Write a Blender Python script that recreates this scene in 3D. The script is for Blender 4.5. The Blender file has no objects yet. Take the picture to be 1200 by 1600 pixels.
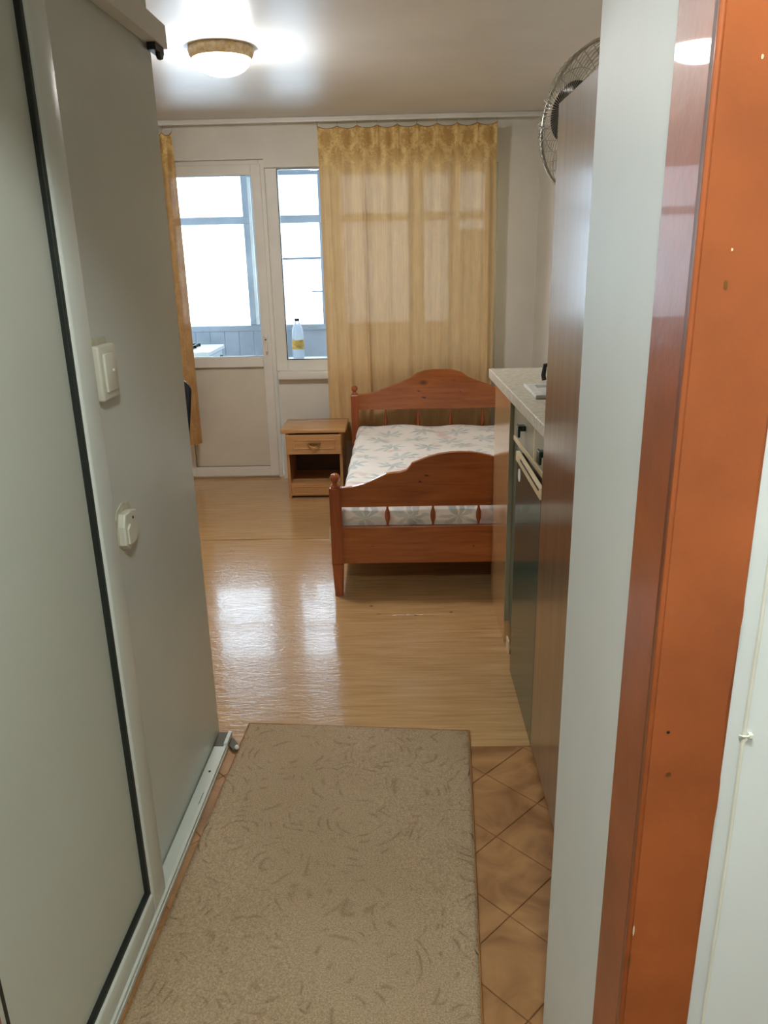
import bpy, bmesh, math, random
from mathutils import Vector, Matrix
random.seed(7)
R = math.radians
C = bpy.context.scene.collection

# ------------------------------------------------------------------ camera
cam_d = bpy.data.cameras.new('camera')
cam = bpy.data.objects.new('camera', cam_d); C.objects.link(cam)
cam_d.sensor_fit = 'HORIZONTAL'; cam_d.sensor_width = 36.0
cam_d.lens = 1210.0 / 1200.0 * 36.0
cam_d.clip_start = 0.02
PI_, YA, RO = R(18.2), R(1.3), R(1.25)
fw = Vector((-math.sin(YA)*math.cos(PI_), math.cos(YA)*math.cos(PI_), -math.sin(PI_)))
rt = Vector((math.cos(YA), math.sin(YA), 0)); up = rt.cross(fw)
r2 = math.cos(RO)*rt - math.sin(RO)*up
u2 = math.cos(RO)*up + math.sin(RO)*rt
m = Matrix(((r2.x, u2.x, -fw.x), (r2.y, u2.y, -fw.y), (r2.z, u2.z, -fw.z))).to_4x4()
m.translation = (0, 0, 1.5)
cam.matrix_world = m
bpy.context.scene.camera = cam

# ------------------------------------------------------------------ world, exposure
SKY = 7.5
LAMP = 120.0
HALL = 132.0
sc = bpy.context.scene
sc.view_settings.view_transform = 'Standard'
sc.view_settings.look = 'None'
sc.view_settings.gamma = 1.0
sc.view_settings.use_curve_mapping = False
sc.view_settings.exposure = 0.32
try:
    sc.cycles.use_denoising = True
    sc.cycles.max_bounces = 12; sc.cycles.diffuse_bounces = 6
    sc.cycles.transparent_max_bounces = 16
    sc.cycles.sample_clamp_indirect = 8.0
    sc.cycles.caustics_reflective = False; sc.cycles.caustics_refractive = False
except Exception:
    pass
w = bpy.data.worlds.new('overcast_sky'); sc.world = w; w.use_nodes = True
bg = w.node_tree.nodes['Background']
bg.inputs[0].default_value = (0.89, 0.95, 1.0, 1); bg.inputs[1].default_value = SKY

# ------------------------------------------------------------------ materials
def lin(c):
    return tuple(((v/255.0)/12.92 if v/255.0 <= 0.04045 else ((v/255.0+0.055)/1.055)**2.4) for v in c) + (1.0,)
def N(t, kind, **kw):
    n = t.nodes.new(kind)
    for k, v in kw.items():
        if k.startswith('i_'):
            key = k[2:]; key = int(key) if key.isdigit() else key.replace('_', ' ')
            n.inputs[key].default_value = v
        else: setattr(n, k, v)
    return n
def newmat(name):
    M = bpy.data.materials.new(name); M.use_nodes = True
    return M, M.node_tree, M.node_tree.nodes['Principled BSDF'], M.node_tree.links
def ramp(t, stops, interp='LINEAR'):
    r = t.nodes.new('ShaderNodeValToRGB'); r.color_ramp.interpolation = interp
    e = r.color_ramp.elements
    while len(e) < len(stops): e.new(0.5)
    for k, (p, c) in enumerate(stops):
        e[k].position = p; e[k].color = c if len(c) == 4 else lin(c)
    return r
def pbr(name, col, rough=0.5, var=0.06, nscale=6.0, bump=0.0, bscale=60.0, coat=0.0, metal=0.0, stretch=(1, 1, 1), spec=0.5):
    M, t, b, L = newmat(name)
    tc = N(t, 'ShaderNodeTexCoord'); mp = N(t, 'ShaderNodeMapping'); mp.inputs['Scale'].default_value = stretch
    L.new(tc.outputs['Object'], mp.inputs[0])
    n = N(t, 'ShaderNodeTexNoise', i_Scale=nscale, i_Detail=5.0); L.new(mp.outputs[0], n.inputs['Vector'])
    a = tuple(max(0, v*(1-var)) for v in col); c = tuple(min(255, v*(1+var)) for v in col)
    r = ramp(t, [(0.3, a), (0.7, c)]); L.new(n.outputs[0], r.inputs[0]); L.new(r.outputs[0], b.inputs['Base Color'])
    b.inputs['Roughness'].default_value = rough; b.inputs['Metallic'].default_value = metal
    b.inputs['Coat Weight'].default_value = coat; b.inputs['Specular IOR Level'].default_value = spec
    if bump:
        n2 = N(t, 'ShaderNodeTexNoise', i_Scale=bscale, i_Detail=4.0); L.new(mp.outputs[0], n2.inputs['Vector'])
        bp = N(t, 'ShaderNodeBump', i_Strength=bump, i_Distance=0.01); L.new(n2.outputs[0], bp.inputs['Height']); L.new(bp.outputs[0], b.inputs['Normal'])
    return M
def wood(name, dark, light, rough=0.3, scale=(1, 14, 14), coat=0.3, knots=False, nscale=3.0):
    M, t, b, L = newmat(name)
    tc = N(t, 'ShaderNodeTexCoord'); mp = N(t, 'ShaderNodeMapping'); mp.inputs['Scale'].default_value = scale
    L.new(tc.outputs['Object'], mp.inputs[0])
    n = N(t, 'ShaderNodeTexNoise', i_Scale=nscale, i_Detail=8.0, i_Distortion=0.6); L.new(mp.outputs[0], n.inputs['Vector'])
    r = ramp(t, [(0.3, dark), (0.68, light)]); L.new(n.outputs[0], r.inputs[0])
    out = r.outputs[0]
    if knots:
        mp2 = N(t, 'ShaderNodeMapping'); mp2.inputs['Scale'].default_value = (3.2, 3.2, 5.5); L.new(tc.outputs['Object'], mp2.inputs[0])
        v = N(t, 'ShaderNodeTexVoronoi', i_Scale=1.0); L.new(mp2.outputs[0], v.inputs['Vector'])
        kr = ramp(t, [(0.0, (1, 1, 1, 1)), (0.12, (0, 0, 0, 1))]); L.new(v.outputs['Distance'], kr.inputs[0])
        mx = N(t, 'ShaderNodeMix', data_type='RGBA'); mx.inputs[7].default_value = lin(tuple(c*0.45 for c in dark))
        L.new(kr.outputs[0], mx.inputs[0]); L.new(out, mx.inputs[6]); out = mx.outputs[2]
    L.new(out, b.inputs['Base Color']); b.inputs['Roughness'].default_value = rough; b.inputs['Coat Weight'].default_value = coat
    b.inputs['Coat Roughness'].default_value = 0.15
    return M
def glass(name, tint=(0.93, 0.97, 1.0), gloss=1.0):
    M, t, b, L = newmat(name); t.nodes.remove(b)
    o = t.nodes['Material Output']
    tr = N(t, 'ShaderNodeBsdfTransparent'); tr.inputs[0].default_value = tint + (1,)
    gl = N(t, 'ShaderNodeBsdfGlossy'); gl.inputs['Roughness'].default_value = 0.0
    fr = N(t, 'ShaderNodeFresnel', i_IOR=1.5); mx = N(t, 'ShaderNodeMixShader')
    L.new(fr.outputs[0], mx.inputs[0]); L.new(tr.outputs[0], mx.inputs[1]); L.new(gl.outputs[0], mx.inputs[2]); L.new(mx.outputs[0], o.inputs[0])
    return M

MT = {}
MT['plaster'] = pbr('plaster_white', (222, 218, 208), 0.55, 0.02, 3, 0.12, 25)
MT['plaster_bright'] = pbr('plaster_gloss_white', (224, 230, 230), 0.5, 0.015, 3, 0.05, 25)
MT['ceil'] = pbr('ceiling_paint', (224, 221, 215), 0.36, 0.03, 2, 0.25, 5)
MT['leftwall'] = pbr('left_wall_paint', (204, 208, 200), 0.35, 0.02, 3, 0.08, 14)
MT['upvc'] = pbr('white_upvc', (228, 225, 217), 0.3, 0.015)
MT['upvc_cool'] = pbr('white_profile', (214, 220, 212), 0.28, 0.015)
MT['panel'] = pbr('door_panel_grey_white', (196, 200, 188), 0.4, 0.02, 2, 0.06, 20)
MT['upvc_panel'] = pbr('upvc_door_panel', (214, 208, 192), 0.4, 0.015)
MT['rubber'] = pbr('black_gasket', (28, 34, 30), 0.5)
MT['orange'] = pbr('orange_gloss_paint', (156, 84, 44), 0.40, 0.10, 7, 0.15, 22, coat=0.12, spec=0.35)
MT['balc'] = pbr('balcony_paint', (176, 184, 194), 0.5, 0.05)
MT['balc_frame'] = pbr('balcony_frame_paint', (172, 180, 190), 0.5, 0.06)
MT['beige'] = wood('beige_laminate', (186, 146, 100), (206, 168, 122), 0.16, (8, 8, 0.7), 0.6)
MT['kgreen'] = pbr('grey_green_laminate', (96, 104, 92), 0.3, 0.04, 20)
MT['kdrawer'] = pbr('drawer_grey_green', (150, 148, 126), 0.3, 0.04, 20)
MT['cream'] = pbr('cream_edge', (226, 208, 172), 0.4, 0.05)
MT['fridge'] = pbr('dark_teal_green_gloss', (52, 84, 76), 0.25, 0.05, 4, 0, coat=0.3)
MT['knob'] = pbr('dark_green_plastic', (14, 40, 34), 0.25)
MT['tall'] = wood('walnut_laminate', (104, 82, 60), (130, 106, 80), 0.3, (10, 10, 0.6), 0.8)
MT['worktop'] = pbr('speckled_worktop', (205, 200, 184), 0.35, 0.10, 55, 0.05, 90)
MT['white_enamel'] = pbr('white_enamel', (232, 236, 236), 0.2, 0.01)
MT['steel'] = pbr('brushed_steel', (170, 175, 178), 0.3, 0.03, metal=1.0)
MT['black'] = pbr('black_plastic', (24, 24, 26), 0.4)
MT['chairblk'] = pbr('dark_blue_leatherette', (26, 30, 40), 0.25, 0.1)
MT['pine'] = wood('orange_pine_varnish', (138, 70, 26), (172, 98, 42), 0.25, (1.2, 12, 14), 0.5, knots=True)
MT['pine_v'] = wood('orange_pine_varnish_upright', (134, 62, 26), (164, 84, 40), 0.22, (12, 12, 1.2), 0.5)
MT['ns'] = wood('beech_laminate', (186, 138, 88), (206, 160, 108), 0.25, (1.2, 12, 14), 0.3)
MT['ns_d'] = wood('beech_laminate_upright', (180, 132, 84), (200, 154, 102), 0.3, (12, 12, 1.2), 0.3)
MT['ns_back'] = pbr('hardboard_back', (92, 70, 50), 0.7)
MT['brass'] = pbr('aged_brass', (150, 110, 62), 0.35, metal=0.8)
MT['plastic_aged'] = pbr('aged_white_plastic', (212, 210, 194), 0.3, 0.03)
MT['patch'] = pbr('plaster_patch', (196, 190, 166), 0.7, 0.08, 40)
MT['cable'] = pbr('cream_cable', (228, 228, 216), 0.5)
MT['screwdark'] = pbr('dark_hole', (30, 28, 26), 0.6)
MT['fanwire'] = pbr('chromed_wire', (190, 188, 176), 0.3, metal=0.7)
MT['fanbody'] = pbr('pale_fan_body', (206, 206, 194), 0.35)
MT['fandark'] = pbr('dark_green_hub', (20, 30, 24), 0.8)
MT['clearglass'] = glass('window_glass')
MT['label'] = pbr('orange_label', (228, 176, 84), 0.5, 0.15, 60)
MT['paper'] = pbr('white_sticker', (232, 232, 226), 0.5)

def bottle_mat():
    M = glass('clear_plastic', (0.90, 0.94, 0.98))
    t = M.node_tree; L = t.links
    df = N(t, 'ShaderNodeBsdfTranslucent'); df.inputs[0].default_value = (0.9, 0.95, 1, 1)
    d2 = N(t, 'ShaderNodeBsdfDiffuse'); d2.inputs[0].default_value = (0.85, 0.9, 0.95, 1)
    a = N(t, 'ShaderNodeMixShader', i_0=0.5); L.new(df.outputs[0], a.inputs[1]); L.new(d2.outputs[0], a.inputs[2])
    o = t.nodes['Material Output']; src = o.inputs[0].links[0].from_socket
    mx = N(t, 'ShaderNodeMixShader', i_0=0.45); L.new(src, mx.inputs[1]); L.new(a.outputs[0], mx.inputs[2]); L.new(mx.outputs[0], o.inputs[0])
    return M
MT['petplastic'] = bottle_mat()

def film_mat():   # panes of the balcony covered with wrinkled white film
    M, t, b, L = newmat('frosted_film_pane'); t.nodes.remove(b); o = t.nodes['Material Output']
    tc = N(t, 'ShaderNodeTexCoord'); n = N(t, 'ShaderNodeTexNoise', i_Scale=9.0, i_Detail=6.0, i_Distortion=1.5); L.new(tc.outputs['Object'], n.inputs['Vector'])
    r = ramp(t, [(0.3, (0.80, 0.88, 0.93, 1)), (0.6, (0.95, 0.98, 1, 1))]); L.new(n.outputs[0], r.inputs[0])
    tr = N(t, 'ShaderNodeBsdfTransparent'); L.new(r.outputs[0], tr.inputs[0])
    tl = N(t, 'ShaderNodeBsdfTranslucent'); L.new(r.outputs[0], tl.inputs[0])
    mx = N(t, 'ShaderNodeMixShader', i_0=0.35); L.new(tr.outputs[0], mx.inputs[1]); L.new(tl.outputs[0], mx.inputs[2]); L.new(mx.outputs[0], o.inputs[0])
    return M
MT['film'] = film_mat()

def blade_mat():
    M, t, b, L = newmat('pale_clear_blade'); o = t.nodes['Material Output']
    b.inputs['Base Color'].default_value = lin((214, 214, 204)); b.inputs['Roughness'].default_value = 0.3
    tr = N(t, 'ShaderNodeBsdfTransparent'); mx = N(t, 'ShaderNodeMixShader', i_0=0.75)
    L.new(b.outputs[0], mx.inputs[1]); L.new(tr.outputs[0], mx.inputs[2]); L.new(mx.outputs[0], o.inputs[0]); return M
MT['fanblade'] = blade_mat()
def glow(name, col, s):
    M, t, b, L = newmat(name); t.nodes.remove(b)
    e = N(t, 'ShaderNodeEmission'); e.inputs[0].default_value = col + (1,); e.inputs[1].default_value = s
    L.new(e.outputs[0], t.nodes['Material Output'].inputs[0]); return M
MT['lamp_glow'] = glow('lit_frosted_glass', (1.0, 0.97, 0.93), LAMP)
MT['hall_glow'] = glow('lit_hall_lamp', (0.93, 1.0, 0.96), HALL)

def lampring_mat():
    M, t, b, L = newmat('patterned_frosted_rim')
    tc = N(t, 'ShaderNodeTexCoord'); n = N(t, 'ShaderNodeTexNoise', i_Scale=40.0); L.new(tc.outputs['Object'], n.inputs['Vector'])
    r = ramp(t, [(0.35, (196, 164, 112)), (0.65, (226, 208, 172))]); L.new(n.outputs[0], r.inputs[0]); L.new(r.outputs[0], b.inputs['Base Color'])
    b.inputs['Roughness'].default_value = 0.4
    return M
MT['lampring'] = lampring_mat()

def curtain_mat(name, tone_a, tone_b, band_z):
    M, t, b, L = newmat(name); t.nodes.remove(b); o = t.nodes['Material Output']
    tc = N(t, 'ShaderNodeTexCoord'); sp = N(t, 'ShaderNodeSeparateXYZ'); L.new(tc.outputs['Object'], sp.inputs[0])
    def mth(op, a, bb=None, clamp=False):
        n = N(t, 'ShaderNodeMath', operation=op, use_clamp=clamp)
        for k, v in enumerate((a, bb)):
            if v is None: continue
            if isinstance(v, (int, float)): n.inputs[k].default_value = v
            else: L.new(v, n.inputs[k])
        return n.outputs[0]
    u = mth('DIVIDE', sp.outputs[0], 0.125); v = mth('DIVIDE', sp.outputs[2], 0.20)
    s1 = mth('ABSOLUTE', mth('SINE', mth('MULTIPLY', mth('ADD', u, v), 3.14159)))
    s2 = mth('ABSOLUTE', mth('SINE', mth('MULTIPLY', mth('SUBTRACT', u, v), 3.14159)))
    lat = mth('MULTIPLY', s1, s2)
    nz = N(t, 'ShaderNodeTexNoise', i_Scale=58.0, i_Detail=4.0, i_Distortion=1.0); L.new(tc.outputs['Object'], nz.inputs['Vector'])
    pat = mth('ADD', mth('MULTIPLY', lat, 0.30), mth('MULTIPLY', nz.outputs[0], 0.85))
    patr = ramp(t, [(0.40, (1, 1, 1, 1)), (0.64, (0, 0, 0, 1))]); L.new(pat, patr.inputs[0])
    # woven band at the top, fading downwards
    bandm = mth('MULTIPLY', mth('SUBTRACT', sp.outputs[2], band_z), 6.0, True)
    lower = mth('ADD', mth('MULTIPLY', bandm, 0.60), 0.16)
    pm = mth('MULTIPLY', patr.outputs[0], lower)
    mp = N(t, 'ShaderNodeMapping'); mp.inputs['Scale'].default_value = (150, 20, 5); L.new(tc.outputs['Object'], mp.inputs[0])
    wv = N(t, 'ShaderNodeTexNoise', i_Scale=1.0, i_Detail=3.0); L.new(mp.outputs[0], wv.inputs['Vector'])
    base = ramp(t, [(0.3, tone_a), (0.7, tone_b)]); L.new(wv.outputs[0], base.inputs[0])
    dk = N(t, 'ShaderNodeMix', data_type='RGBA'); dk.inputs[7].default_value = lin((186, 144, 80))
    L.new(mth('MULTIPLY', bandm, 0.8), dk.inputs[0]); L.new(base.outputs[0], dk.inputs[6])
    mc = N(t, 'ShaderNodeMix', data_type='RGBA'); mc.inputs[7].default_value = lin((240, 212, 146))
    L.new(pm, mc.inputs[0]); L.new(dk.outputs[2], mc.inputs[6])
    df = N(t, 'ShaderNodeBsdfDiffuse'); L.new(mc.outputs[2], df.inputs[0])
    tl = N(t, 'ShaderNodeBsdfTranslucent'); L.new(mc.outputs[2], tl.inputs[0])
    tr = N(t, 'ShaderNodeBsdfTransparent'); tr.inputs[0].default_value = (1, 0.97, 0.9, 1)
    gl = N(t, 'ShaderNodeBsdfGlossy', i_Roughness=0.45); gl.inputs[0].default_value = lin((240, 214, 150))
    a = N(t, 'ShaderNodeMixShader', i_0=0.11); L.new(df.outputs[0], a.inputs[1]); L.new(tl.outputs[0], a.inputs[2])
    c = N(t, 'ShaderNodeMixShader', i_0=0.06); L.new(a.outputs[0], c.inputs[1]); L.new(gl.outputs[0], c.inputs[2])
    tf = mth('SUBTRACT', 0.012, mth('MULTIPLY', bandm, 0.009))
    mx = N(t, 'ShaderNodeMixShader'); L.new(tf, mx.inputs[0]); L.new(c.outputs[0], mx.inputs[1]); L.new(tr.outputs[0], mx.inputs[2])
    L.new(mx.outputs[0], o.inputs[0])
    return M
MT['curtain'] = curtain_mat('gold_sheer_curtain', (212, 178, 130), (226, 195, 150), 1.66)
MT['curtain2'] = curtain_mat('gold_sheer_curtain_bunched', (160, 118, 74), (184, 142, 96), 1.7)

def vinyl_mat():
    M, t, b, L = newmat('pale_wood_vinyl')
    tc = N(t, 'ShaderNodeTexCoord')
    mp = N(t, 'ShaderNodeMapping'); mp.inputs['Scale'].default_value = (1.6, 26, 1); L.new(tc.outputs['Object'], mp.inputs[0])
    n = N(t, 'ShaderNodeTexNoise', i_Scale=2.4, i_Detail=8.0, i_Distortion=0.4); L.new(mp.outputs[0], n.inputs['Vector'])
    r = ramp(t, [(0.28, (172, 134, 90)), (0.5, (188, 150, 104)), (0.72, (200, 164, 118))]); L.new(n.outputs[0], r.inputs[0])
    # plank print, rows across the room
    br = N(t, 'ShaderNodeTexBrick', offset=0.5); br.inputs['Scale'].default_value = 1.0
    br.inputs['Brick Width'].default_value = 1.2; br.inputs['Row Height'].default_value = 0.16; br.inputs['Mortar Size'].default_value = 0.001
    br.inputs['Color1'].default_value = (0.94, 0.94, 0.94, 1); br.inputs['Color2'].default_value = (1, 1, 1, 1); br.inputs['Mortar'].default_value = (0.93, 0.92, 0.9, 1)
    L.new(tc.outputs['Object'], br.inputs['Vector'])
    mu = N(t, 'ShaderNodeMix', data_type='RGBA', blend_type='MULTIPLY'); mu.inputs[0].default_value = 1
    L.new(r.outputs[0], mu.inputs[6]); L.new(br.outputs[0], mu.inputs[7])
    # dark scuffs
    sp = N(t, 'ShaderNodeTexVoronoi', i_Scale=3.1); L.new(tc.outputs['Object'], sp.inputs['Vector'])
    sr = ramp(t, [(0.0, (1, 1, 1, 1)), (0.028, (0, 0, 0, 1))]); L.new(sp.outputs['Distance'], sr.inputs[0])
    m2 = N(t, 'ShaderNodeMix', data_type='RGBA'); m2.inputs[7].default_value = lin((96, 66, 40)); L.new(sr.outputs[0], m2.inputs[0]); L.new(mu.outputs[2], m2.inputs[6])
    L.new(m2.outputs[2], b.inputs['Base Color'])
    b.inputs['Roughness'].default_value = 0.09; b.inputs['Coat Weight'].default_value = 0.3; b.inputs['Coat Roughness'].default_value = 0.07
    mb = N(t, 'ShaderNodeMapping'); mb.inputs['Scale'].default_value = (9, 30, 1); L.new(tc.outputs['Object'], mb.inputs[0])
    nb = N(t, 'ShaderNodeTexNoise', i_Scale=2.0, i_Detail=6.0, i_Distortion=1.2); L.new(mb.outputs[0], nb.inputs['Vector'])
    bp = N(t, 'ShaderNodeBump', i_Strength=0.34, i_Distance=0.004); L.new(nb.outputs[0], bp.inputs['Height'])
    nf = N(t, 'ShaderNodeTexNoise', i_Scale=90.0, i_Detail=3.0); L.new(tc.outputs['Object'], nf.inputs['Vector'])
    bp2 = N(t, 'ShaderNodeBump', i_Strength=0.10, i_Distance=0.003); L.new(nf.outputs[0], bp2.inputs['Height']); L.new(bp.outputs[0], bp2.inputs['Normal'])
    L.new(bp2.outputs[0], b.inputs['Normal'])
    return M
MT['vinyl'] = vinyl_mat()

def tile_mat():
    M, t, b, L = newmat('marbled_brown_tile')
    tc = N(t, 'ShaderNodeTexCoord')
    n = N(t, 'ShaderNodeTexNoise', i_Scale=7.0, i_Detail=7.0, i_Distortion=1.6); L.new(tc.outputs['Object'], n.inputs['Vector'])
    r = ramp(t, [(0.30, (132, 90, 52)), (0.48, (158, 115, 72)), (0.7, (178, 134, 88))]); L.new(n.outputs[0], r.inputs[0])
    L.new(r.outputs[0], b.inputs['Base Color']); b.inputs['Roughness'].default_value = 0.35
    bp = N(t, 'ShaderNodeBump', i_Strength=0.15, i_Distance=0.004); L.new(n.outputs[0], bp.inputs['Height']); L.new(bp.outputs[0], b.inputs['Normal'])
    return M
MT['tile'] = tile_mat()
MT['grout'] = pbr('brown_grout', (122, 84, 48), 0.8)

def rug_mat():
    M, t, b, L = newmat('beige_carved_pile')
    tc = N(t, 'ShaderNodeTexCoord')
    wn = N(t, 'ShaderNodeTexNoise', i_Scale=5.0, i_Detail=2.0); L.new(tc.outputs['Object'], wn.inputs['Vector'])
    wm = N(t, 'ShaderNodeMix', data_type='RGBA', blend_type='LINEAR_LIGHT'); wm.inputs[0].default_value = 0.05
    L.new(tc.outputs['Object'], wm.inputs[6]); L.new(wn.outputs['Color'], wm.inputs[7])
    n = N(t, 'ShaderNodeTexVoronoi', i_Scale=5.2); L.new(wm.outputs[2], n.inputs['Vector'])
    # carved arcs: rings round scattered centres, broken into short strokes
    mm = N(t, 'ShaderNodeMath', operation='MULTIPLY', i_1=9.0); L.new(n.outputs[0], mm.inputs[0])
    fr = N(t, 'ShaderNodeMath', operation='FRACT'); L.new(mm.outputs[0], fr.inputs[0])
    r1 = ramp(t, [(0.0, (0, 0, 0, 1)), (0.30, (0, 0, 0, 1)), (0.5, (1, 1, 1, 1)), (0.70, (0, 0, 0, 1))]); L.new(fr.outputs[0], r1.inputs[0])
    n2 = N(t, 'ShaderNodeTexNoise', i_Scale=24.0, i_Detail=2.0); L.new(tc.outputs['Object'], n2.inputs['Vector'])
    r2_ = ramp(t, [(0.50, (0, 0, 0, 1)), (0.62, (1, 1, 1, 1))]); L.new(n2.outputs[0], r2_.inputs[0])
    cut = N(t, 'ShaderNodeMath', operation='MULTIPLY'); L.new(r1.outputs[0], cut.inputs[0]); L.new(r2_.outputs[0], cut.inputs[1])
    n3 = N(t, 'ShaderNodeTexNoise', i_Scale=260.0, i_Detail=2.0); L.new(tc.outputs['Object'], n3.inputs['Vector'])
    rb = ramp(t, [(0.3, (160, 139, 110)), (0.7, (202, 178, 148))]); L.new(n3.outputs[0], rb.inputs[0])
    n4 = N(t, 'ShaderNodeTexNoise', i_Scale=2.2, i_Detail=2.0); L.new(tc.outputs['Object'], n4.inputs['Vector'])
    r4 = ramp(t, [(0.35, (0.90, 0.88, 0.84, 1)), (0.65, (1, 1, 1, 1))]); L.new(n4.outputs[0], r4.inputs[0])
    mu = N(t, 'ShaderNodeMix', data_type='RGBA', blend_type='MULTIPLY'); mu.inputs[0].default_value = 1; L.new(rb.outputs[0], mu.inputs[6]); L.new(r4.outputs[0], mu.inputs[7])
    mc = N(t, 'ShaderNodeMix', data_type='RGBA'); mc.inputs[7].default_value = lin((132, 106, 78))
    cs = N(t, 'ShaderNodeMath', operation='MULTIPLY', i_1=0.5); L.new(cut.outputs[0], cs.inputs[0]); L.new(cs.outputs[0], mc.inputs[0]); L.new(mu.outputs[2], mc.inputs[6])
    L.new(mc.outputs[2], b.inputs['Base Color']); b.inputs['Roughness'].default_value = 0.95; b.inputs['Specular IOR Level'].default_value = 0.1
    sub = N(t, 'ShaderNodeMath', operation='MULTIPLY_ADD', i_1=-0.8); L.new(cut.outputs[0], sub.inputs[0]); L.new(n3.outputs[0], sub.inputs[2])
    bp = N(t, 'ShaderNodeBump', i_Strength=0.8, i_Distance=0.006); L.new(sub.outputs[0], bp.inputs['Height']); L.new(bp.outputs[0], b.inputs['Normal'])
    return M
MT['capgrey'] = pbr('dull_olive_grey', (84, 80, 66), 0.6)
MT['strip'] = pbr('olive_grey_edge', (134, 128, 104), 0.5)
MT['rug'] = rug_mat()
MT['rug_edge'] = pbr('rug_edge_binding', (150, 104, 56), 0.9)

def sheet_mat():
    M, t, b, L = newmat('white_bedding_leaf_print')
    tc = N(t, 'ShaderNodeTexCoord')
    nd = N(t, 'ShaderNodeTexNoise', i_Scale=14.0, i_Detail=3.0); L.new(tc.outputs['Object'], nd.inputs['Vector'])
    def mth(op, a, bb=None, clamp=False):
        n = N(t, 'ShaderNodeMath', operation=op, use_clamp=clamp)
        for k, v in enumerate((a, bb)):
            if v is None: continue
            if isinstance(v, (int, float)): n.inputs[k].default_value = v
            else: L.new(v, n.inputs[k])
        return n.outputs[0]
    sp = N(t, 'ShaderNodeSeparateXYZ'); L.new(tc.outputs['Object'], sp.inputs[0])
    wob = mth('MULTIPLY', mth('SUBTRACT', nd.outputs[0], 0.5), 0.35)
    yy = mth('ADD', mth('SUBTRACT', sp.outputs[1], sp.outputs[2]), 0.1)
    v = mth('ADD', mth('DIVIDE', yy, 0.20), wob)
    row = mth('FLOOR', v)
    off = mth('FRACT', mth('MULTIPLY', mth('SINE', mth('MULTIPLY', row, 12.9)), 43.7))
    u = mth('ADD', mth('ADD', mth('DIVIDE', sp.outputs[0], 0.21), off), wob)
    col = mth('FLOOR', u)
    fu = mth('SUBTRACT', mth('FRACT', u), 0.5); fv = mth('SUBTRACT', mth('FRACT', v), 0.5)
    rr = mth('SQRT', mth('ADD', mth('MULTIPLY', fu, fu), mth('MULTIPLY', fv, fv)))
    th = mth('ADD', mth('ARCTAN2', fv, fu), mth('MULTIPLY', mth('ADD', row, mth('MULTIPLY', col, 2.3)), 1.7))
    pet = mth('POWER', mth('ABSOLUTE', mth('COSINE', mth('MULTIPLY', th, 3.5))), 0.9)
    inside = mth('MULTIPLY', mth('SUBTRACT', mth('MULTIPLY', pet, 0.46), rr), 9.0, True)
    inside = mth('MULTIPLY', inside, 0.72)
    veins = ramp(t, [(0.35, (158, 178, 184)), (0.6, (204, 216, 218))]); L.new(nd.outputs[0], veins.inputs[0])
    n2 = N(t, 'ShaderNodeTexNoise', i_Scale=6.5, i_Detail=2.0); L.new(tc.outputs['Object'], n2.inputs['Vector'])
    pink = ramp(t, [(0.60, (248, 247, 243)), (0.70, (232, 212, 208))]); L.new(n2.outputs[0], pink.inputs[0])
    mc = N(t, 'ShaderNodeMix', data_type='RGBA'); L.new(inside, mc.inputs[0]); L.new(pink.outputs[0], mc.inputs[6]); L.new(veins.outputs[0], mc.inputs[7])
    L.new(mc.outputs[2], b.inputs['Base Color']); b.inputs['Roughness'].default_value = 0.75
    nb = N(t, 'ShaderNodeTexNoise', i_Scale=7.0, i_Detail=3.0, i_Distortion=0.8); L.new(tc.outputs['Object'], nb.inputs['Vector'])
    bp = N(t, 'ShaderNodeBump', i_Strength=0.5, i_Distance=0.02); L.new(nb.outputs[0], bp.inputs['Height']); L.new(bp.outputs[0], b.inputs['Normal'])
    return M
MT['sheet'] = sheet_mat()

# ------------------------------------------------------------------ geometry helpers
XF = [None]      # optional rotation for the slightly turned left-hand partition
def box(bm, x0, y0, z0, x1, y1, z1, bev=0.0, seg=2):
    t = bmesh.new()
    bmesh.ops.create_cube(t, size=1.0)
    sx, sy, sz = abs(x1-x0), abs(y1-y0), abs(z1-z0)
    for v in t.verts:
        v.co = Vector(((x0+x1)/2 + v.co.x*sx, (y0+y1)/2 + v.co.y*sy, (z0+z1)/2 + v.co.z*sz))
    if bev > 0:
        bmesh.ops.bevel(t, geom=list(t.edges), offset=min(bev, 0.45*min(sx, sy, sz)), segments=seg, affect='EDGES', profile=0.5)
    me = bpy.data.meshes.new('t'); t.to_mesh(me); t.free(); bm.from_mesh(me); bpy.data.meshes.remove(me)
    return bm
def B(*a, **k): return box(bmesh.new(), *a, **k)
def lathe(bm, prof, center=(0, 0, 0), seg=32, mat=None):
    rings = []
    for (r, z) in prof:
        if r < 1e-5: ring = [bm.verts.new((0, 0, z))]
        else: ring = [bm.verts.new((r*math.cos(2*math.pi*k/seg), r*math.sin(2*math.pi*k/seg), z)) for k in range(seg)]
        rings.append(ring)
    M = mat or Matrix.Translation(Vector(center))
    for a, b in zip(rings, rings[1:]):
        for k in range(seg):
            k2 = (k+1) % seg
            if len(a) == 1 and len(b) == 1: continue
            if len(a) == 1: bm.faces.new((a[0], b[k], b[k2]))
            elif len(b) == 1: bm.faces.new((a[k], a[k2], b[0]))
            else: bm.faces.new((a[k], a[k2], b[k2], b[k]))
    for ring in rings:
        for v in ring: v.co = M @ v.co
    for ring, flip in ((rings[0], True), (rings[-1], False)):
        if len(ring) > 2:
            try: bm.faces.new(ring[::-1] if flip else ring)
            except Exception: pass
    return bm
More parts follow.
